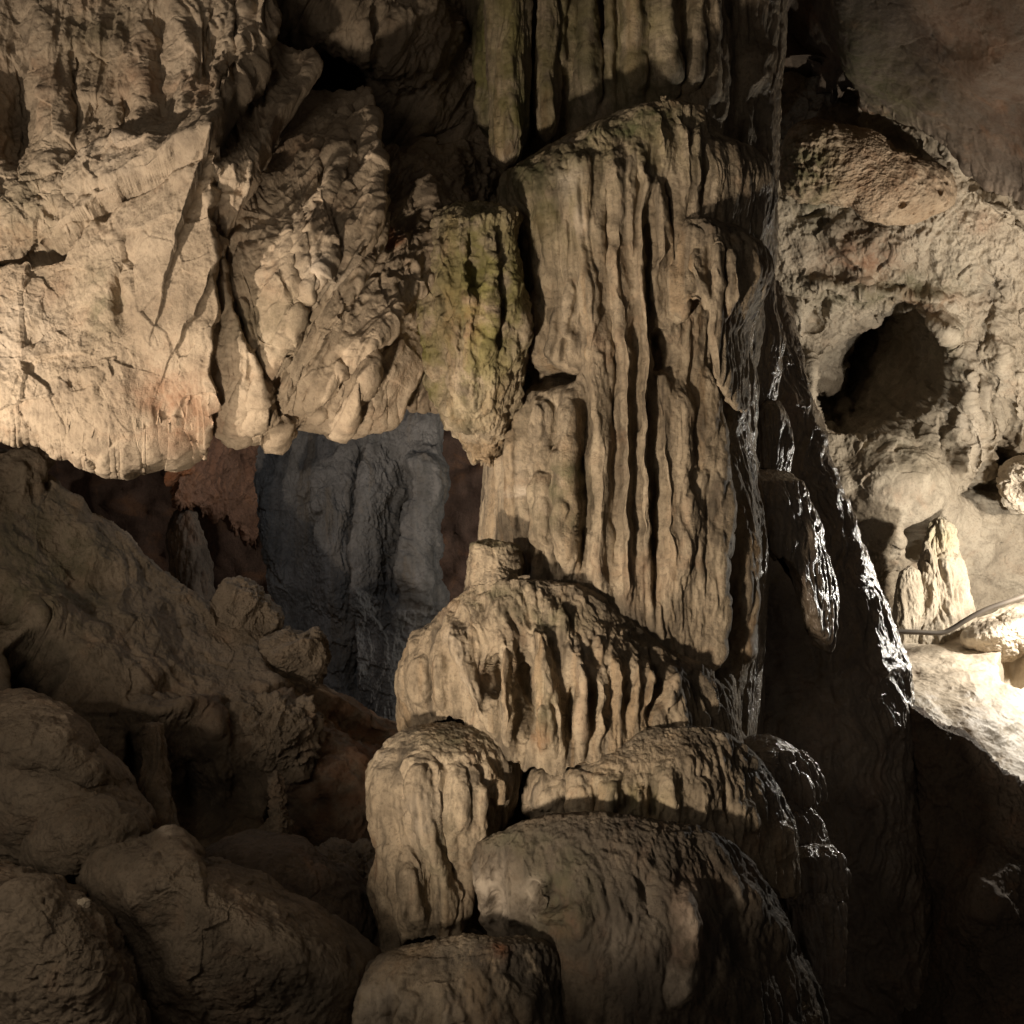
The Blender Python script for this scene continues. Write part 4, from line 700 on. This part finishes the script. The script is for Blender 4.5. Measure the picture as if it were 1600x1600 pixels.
o = sheet('chamber_wall', [(1130, 60), (1260, 120), (1340, 110), (1400, 120), (1520, 200), (1640, 270), (1850, 330)], [(1130, 1120), (1330, 1100), (1500, 1080), (1640, 1050), (1850, 1020)],
          [(1130, 100, 14.0), (1350, 150, 13.4), (1600, 300, 13.0), (1850, 330, 12.6), (1250, 300, 14.0), (1450, 380, 13.7), (1600, 450, 13.7), (1850, 600, 13.0), (1130, 700, 15.0), (1300, 500, 14.6), (1480, 560, 14.4), (1600, 650, 14.7), (1390, 780, 14.6), (1350, 950, 14.6), (1550, 850, 15.0), (1500, 950, 14.6), (1130, 1120, 14), (1850, 1020, 14.2)],
          M_BACK, nu=680, nv=760, feats=rf, noise=right_noise, wob=12,
          masks={'green': [('b', 1390, 450, 120, 26, .7), ('b', 1270, 300, 40, 60, .6), ('b', 1480, 560, 16, 60, .4), ('b', 1390, 700, 90, 60, .25)], 'rust': [('b', 1340, 400, 70, 30, .45), ('b', 1540, 350, 24, 20, .4), ('b', 1460, 470, 60, 14, .35)], 'grime_shade': [('b', 1550, 455, 24, 26, .6), ('b', 1386, 590, 90, 90, .6)], 'chalk_lit': [('b', 1500, 660, 26, 110, .35), ('b', 1580, 420, 80, 60, .3)]})  # hole and small pit darkened with painted shade
tag(o, 'pale crusted back wall of the lit side chamber with a round black hole', 'rock wall')
bl = boulder('hanging_block', [(1228, 300), (1222, 245), (1235, 205), (1255, 190), (1300, 192), (1330, 200), (1375, 210), (1400, 235), (1440, 250), (1478, 262), (1494, 290), (1490, 318), (1450, 335), (1400, 348), (1375, 345), (1330, 322), (1290, 312)], 13.15, .5, M_ORANGE, nu=420, nv=320, flat=.45,
             noise=lambda P, N, px, py: n_rock(.05, .015, .008, 1.6, seed=14, chip=.05)(P, N, px, py) - .07 * sstep(.26, .14, worley(warpP(P, 3, .06), 5.5, 5)) * sstep(-.25, .1, fbm(P, 1.2, 2, .5, 3)) + n_crust(.07, 7, 5)(P, N, px, py) * mask(px, py, [('b', 1265, 265, 46, 70, 1.)]),
             masks={'green': [('b', 1265, 265, 50, 60, .9)], 'rust': [('b', 1380, 270, 80, 50, .25)]})
tag(bl, 'orange tan pitted rock block bulging out above the round black hole', 'rock block')
o = loft('stalagmite', [(806, 1466, 1470, 13.2, .02), (812, 1456, 1482, 13.2, .1), (832, 1448, 1490, 13.2, .16), (860, 1441, 1496, 13.2, .2), (876, 1434, 1506, 13.2, .26), (930, 1424, 1516, 13.2, .32), (985, 1408, 1528, 13.2, .42), (1030, 1396, 1540, 13.2, .5)], M_BACK, nu=240, nv=240, noise=n_flow(.16, 4, .07, .01, 71), masks={'moss': [('b', 1465, 830, 30, 30, .4)]})
tag(o, 'stout ribbed stalagmite on the bright ledge above the pipe', 'stalagmite')
o = loft('stalagmite', [(884, 1420, 1424, 13.0, .02), (892, 1408, 1434, 13.0, .1), (920, 1400, 1444, 13.0, .16), (985, 1394, 1452, 13.0, .2), (1030, 1392, 1455, 13.0, .2)], M_BACK, nu=140, nv=140, noise=n_flow(.06, 5, .03, .01, 73))
tag(o, 'smaller pale stalagmite leaning on the left of the stout ribbed one', 'stalagmite')
rock('boulder', [(1562, 755), (1568, 735), (1590, 722), (1640, 715), (1680, 740), (1680, 785), (1620, 792), (1572, 780)], 14.4, .9, 'glaring white rounded rock at the right edge above the lamp glow', 'rock', mat=M_BRIGHT, noise=n_rock(.16, .04, .01, 1.8, seed=41, chip=.15))
rock('boulder', [(1500, 1000), (1520, 978), (1560, 966), (1610, 960), (1650, 970), (1650, 1010), (1600, 1020), (1530, 1015)], 12.5, .3, 'bright bumpy rock beside the pipe at the right edge', 'rock', mat=M_BRIGHT, noise=n_crust(.03, 4., 2, n_smooth(.05, .01, 2)))
# pipe along the ledge
pts = [(1392, 986), (1410, 987), (1440, 988), (1470, 990), (1486, 984), (1510, 968), (1540, 952), (1570, 942), (1610, 928), (1700, 905)]
c_ = bpy.data.curves.new('pipe', 'CURVE'); c_.dimensions = '3D'; c_.bevel_depth = .028; c_.bevel_resolution = 4
sp = c_.splines.new('NURBS'); sp.points.add(len(pts) - 1); sp.use_endpoint_u = True; sp.order_u = 3
for p_, q in zip(pts, sp.points):
    v_ = W(np.array(float(p_[0])), np.array(float(p_[1])), np.array(11.75)); q.co = (*v_, 1)
m_ = bpy.data.materials.new('dusty_pipe'); m_.use_nodes = True; nt = m_.node_tree; pb = nt.nodes['Principled BSDF']
t_ = nt.nodes.new('ShaderNodeTexNoise'); t_.inputs['Scale'].default_value = 18; rm = nt.nodes.new('ShaderNodeValToRGB'); nt.links.new(t_.outputs[0], rm.inputs[0]); nt.links.new(rm.outputs[0], pb.inputs['Base Color'])
rm.color_ramp.elements[0].color = (.05, .04, .03, 1); rm.color_ramp.elements[1].color = (.2, .16, .12, 1); pb.inputs['Roughness'].default_value = .6
c_.materials.append(m_); o = bpy.data.objects.new('cable_pipe', bpy.data.meshes.new_from_object(bpy.data.objects.new('tmp', c_))); C.objects.link(o)
tag(o, 'thin dark bent cable pipe lying across the bright ledge', 'pipe')
# ================================================================== upper right: the roof that slopes down
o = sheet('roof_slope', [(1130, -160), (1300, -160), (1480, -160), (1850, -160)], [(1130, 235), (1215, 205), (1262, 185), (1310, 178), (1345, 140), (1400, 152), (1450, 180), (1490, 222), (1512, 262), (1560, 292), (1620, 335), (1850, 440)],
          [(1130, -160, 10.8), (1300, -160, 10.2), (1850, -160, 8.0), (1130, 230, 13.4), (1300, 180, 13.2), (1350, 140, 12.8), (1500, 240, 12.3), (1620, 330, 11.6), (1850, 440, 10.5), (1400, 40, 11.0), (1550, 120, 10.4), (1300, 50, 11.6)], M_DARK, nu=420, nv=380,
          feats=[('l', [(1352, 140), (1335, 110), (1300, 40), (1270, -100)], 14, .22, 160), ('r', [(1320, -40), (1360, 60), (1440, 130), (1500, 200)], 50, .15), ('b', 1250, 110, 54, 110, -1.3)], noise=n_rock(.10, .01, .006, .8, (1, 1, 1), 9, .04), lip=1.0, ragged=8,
          masks={'rust': [('b', 1520, 60, 100, 100, .15), ('b', 1590, 200, 60, 60, .12)], 'green': [('r', [(1320, -40), (1360, 60), (1440, 130), (1500, 200)], 50, .6)]})
tag(o, 'dark reddish sloping roof rock over the lit side chamber', 'rock roof')

for o in list(S.objects):                                           # repeats of a kind
    if o.name.split('.')[0] == 'boulder' and 'boulder' in o.get('label', ''): o['group'] = 'boulders heaped at the lower left'
    if o.name.split('.')[0] == 'stalagmite': o['group'] = 'stalagmites standing about the cave'
    if o.name.split('.')[0] == 'rock_block': o['group'] = 'loose rock blocks on the slope'
